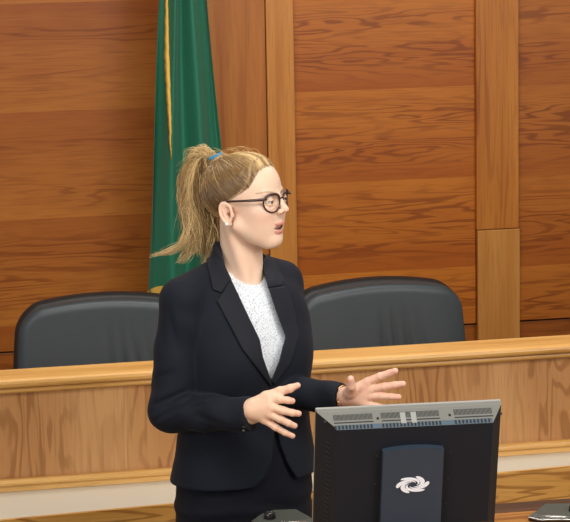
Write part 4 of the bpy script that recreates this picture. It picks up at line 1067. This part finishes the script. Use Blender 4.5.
# ponytail: fountain from the tie, falling behind the head
def w2(px, py, h): return at(px, py, h)
tieW = hw(TIE)[0]; hT = 5.58+float((TIE@HB)@fh)
ctrl = np.array([at(215, 158, hT), at(209, 153.5, hT+0.006), at(198, 158.5, hT+0.012), at(192.5, 176, hT+0.018), at(193, 200, hT+0.016), at(199, 228, hT+0.010), at(203, 256, hT+0.004)])
def spline(cp, K):
    n = cp.shape[1]; t = np.linspace(0, n-1.0001, K); i = t.astype(int); f_ = (t-i)[None, :, None]
    g = lambda j: cp[:, np.clip(j, 0, n-1)]
    p0, p1, p2, p3 = g(i-1), g(i), g(i+1), g(i+2)
    return 0.5*((2*p1)+(-p0+p2)*f_+(2*p0-5*p1+4*p2-p3)*f_**2+(-p0+3*p1-3*p2+p3)*f_**3)
def pony(S, K, spread, rad, base, endmul=1.0, cut_range=(0.75, 1.0), seed_shift=0.0):
    wdt = np.array([0.004, 0.011, 0.023, 0.031, 0.034, 0.034, 0.030])*spread
    a = rng.random(S)*2*math.pi; r = np.sqrt(rng.random(S))
    ox = r*np.cos(a); od = r*np.sin(a)
    cp = np.repeat(ctrl[None], S, 0).copy()
    for i in range(7):
        cp[:, i] += (ox*wdt[i]+rng.normal(0, 0.002, S)*(i > 1))[:, None]*rh+(od*wdt[i]*0.75)[:, None]*fh
        cp[:, i, 2] += ((ox*0.6+od*0.3)*0.012*(i in (1, 2, 3)))
        if i >= 4: cp[:, i] += (rng.normal(0, 0.006, S)*(i-3)/3)[:, None]*rh
    # outer strands leave the tie in a higher arc
    cp[:, 1, 2] += np.clip(-ox, -0.2, 1)*0.006; cp[:, 2, 2] += np.clip(-ox, -0.3, 1)*0.002
    cr_ = rng.uniform(*cut_range, S)
    P_ = spline(cp, K)
    tt = np.linspace(0, 1, K)[None]*cr_[:, None]*(K-1)
    i0 = np.clip(tt.astype(int), 0, K-2); f_ = (tt-i0)[..., None]
    P_ = np.take_along_axis(P_, i0[..., None].repeat(3, 2), 1)*(1-f_)+np.take_along_axis(P_, (i0+1)[..., None].repeat(3, 2), 1)*f_
    ph = rng.random((S, 1))*6.28; wv = 0.0022*np.sin(np.linspace(0, 9, K)[None]+ph)*np.linspace(0, 1, K)[None]
    P_ = P_+wv[..., None]*rh
    R_ = np.tile(np.interp(np.linspace(0, 1, K), [0, 0.1, 0.85, 1], [0.8, 1, 0.9, 0.15])*rad, (S, 1))*rng.uniform(0.6, 1.3, (S, 1))
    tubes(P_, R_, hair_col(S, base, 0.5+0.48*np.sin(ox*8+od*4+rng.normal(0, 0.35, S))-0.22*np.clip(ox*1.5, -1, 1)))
pony(2100, 24, 0.90, 0.00085, 0.38)
pony(800, 24, 1.02, 0.0006, 0.68)
# a swept lock that flicks out to the left, and loose flyaways
def lock(n, path, sp, rad, base):
    cp = np.repeat(np.array([at(*p) for p in path])[None], n, 0)
    k = cp.shape[1]
    for i in range(k):
        s_ = sp*(0.35+1.0*math.sin(math.pi*min(1, (i+0.5)/(k)))) if i < k-1 else sp*0.7
        cp[:, i] += rng.normal(0, s_, (n, 1))*rh+rng.normal(0, s_, (n, 1))*fh+rng.normal(0, s_*0.8, (n, 1))*zz
    P_ = spline(cp, 22); q_ = np.linspace(0, 1, 22)[None]*rng.uniform(0.72, 1.0, n)[:, None]*21
    i0 = np.clip(q_.astype(int), 0, 20); f_ = (q_-i0)[..., None]
    P_ = np.take_along_axis(P_, i0[..., None].repeat(3, 2), 1)*(1-f_)+np.take_along_axis(P_, (i0+1)[..., None].repeat(3, 2), 1)*f_
    R_ = np.tile(np.interp(np.linspace(0, 1, 22), [0, 0.6, 1], [1, 0.9, 0.12])*rad, (n, 1))*rng.uniform(0.6, 1.3, (n, 1))
    tubes(P_, R_, hair_col(n, base))
lock(230, [(200, 160, hT+.01), (187, 185, hT+.01), (191, 215, hT), (187, 238, hT-.01), (173, 250, hT-.015), (150, 256, hT-.02)], 0.0050, 0.00055, 0.72)
lock(200, [(200, 170, hT+.01), (186, 200, hT+.01), (193, 225, hT), (192, 243, hT-.01), (186, 256, hT-.01), (178, 262, hT-.015)], 0.0065, 0.00055, 0.60)
lock(420, [(205, 160, hT), (206, 190, hT), (214, 215, hT+.005), (215, 238, hT+.0), (210, 255, hT-.0), (203, 268, hT-.002)], 0.0085, 0.0007, 0.46)
lock(60, [(211, 158, hT), (203, 152, hT), (196, 151, hT), (190, 156, hT), (185, 167, hT+.01)], 0.006, 0.0006, 0.85)
lock(20, [(213, 156, hT), (208, 150, hT), (203, 147, hT), (197, 145, hT)], 0.004, 0.0005, 0.95)
for k in range(70):
    x0, y0 = rng.uniform(183, 200), rng.uniform(150, 225); dx = rng.uniform(-16, -3)
    lock(1, [(200, 158, hT), ((x0+200)/2-3, (y0+155)/2, hT), (x0, y0, hT+rng.uniform(-.03, .03)), (x0+dx*0.6, y0+rng.uniform(8, 22), hT), (x0+dx, y0+rng.uniform(20, 45), hT)], 0.001, 0.00028, 0.8)
for k in range(26):
    x0 = rng.uniform(222, 268); 
    lock(1, [(x0, 150+abs(x0-243)*0.25+3, hT-.04), (x0-6, 149+abs(x0-250)*0.2+rng.uniform(-3, 1), hT-.03), (x0-16, 150+rng.uniform(-3, 2), hT-.02), (217, 156, hT)], 0.001, 0.00025, 0.7)
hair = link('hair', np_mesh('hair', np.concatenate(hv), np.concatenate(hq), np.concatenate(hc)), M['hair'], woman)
# blue elastic
bm = bmesh.new(); tax = nrm(np.array(at(210, 147, hT+0.006))-tieW+np.array([0, 0, 0.0])); e1 = nrm(np.cross(tax, fh)); e2 = np.cross(tax, e1); tc_ = at(215.5, 157, hT)
loop = [tc_+(e1*math.cos(2*math.pi*i/24)+e2*math.sin(2*math.pi*i/24))*0.0155 for i in range(25)]
add_tube(bm, loop, 0.0044, 8, False); bm_obj('hair_tie', bm, M['tie_blue'], woman, True)
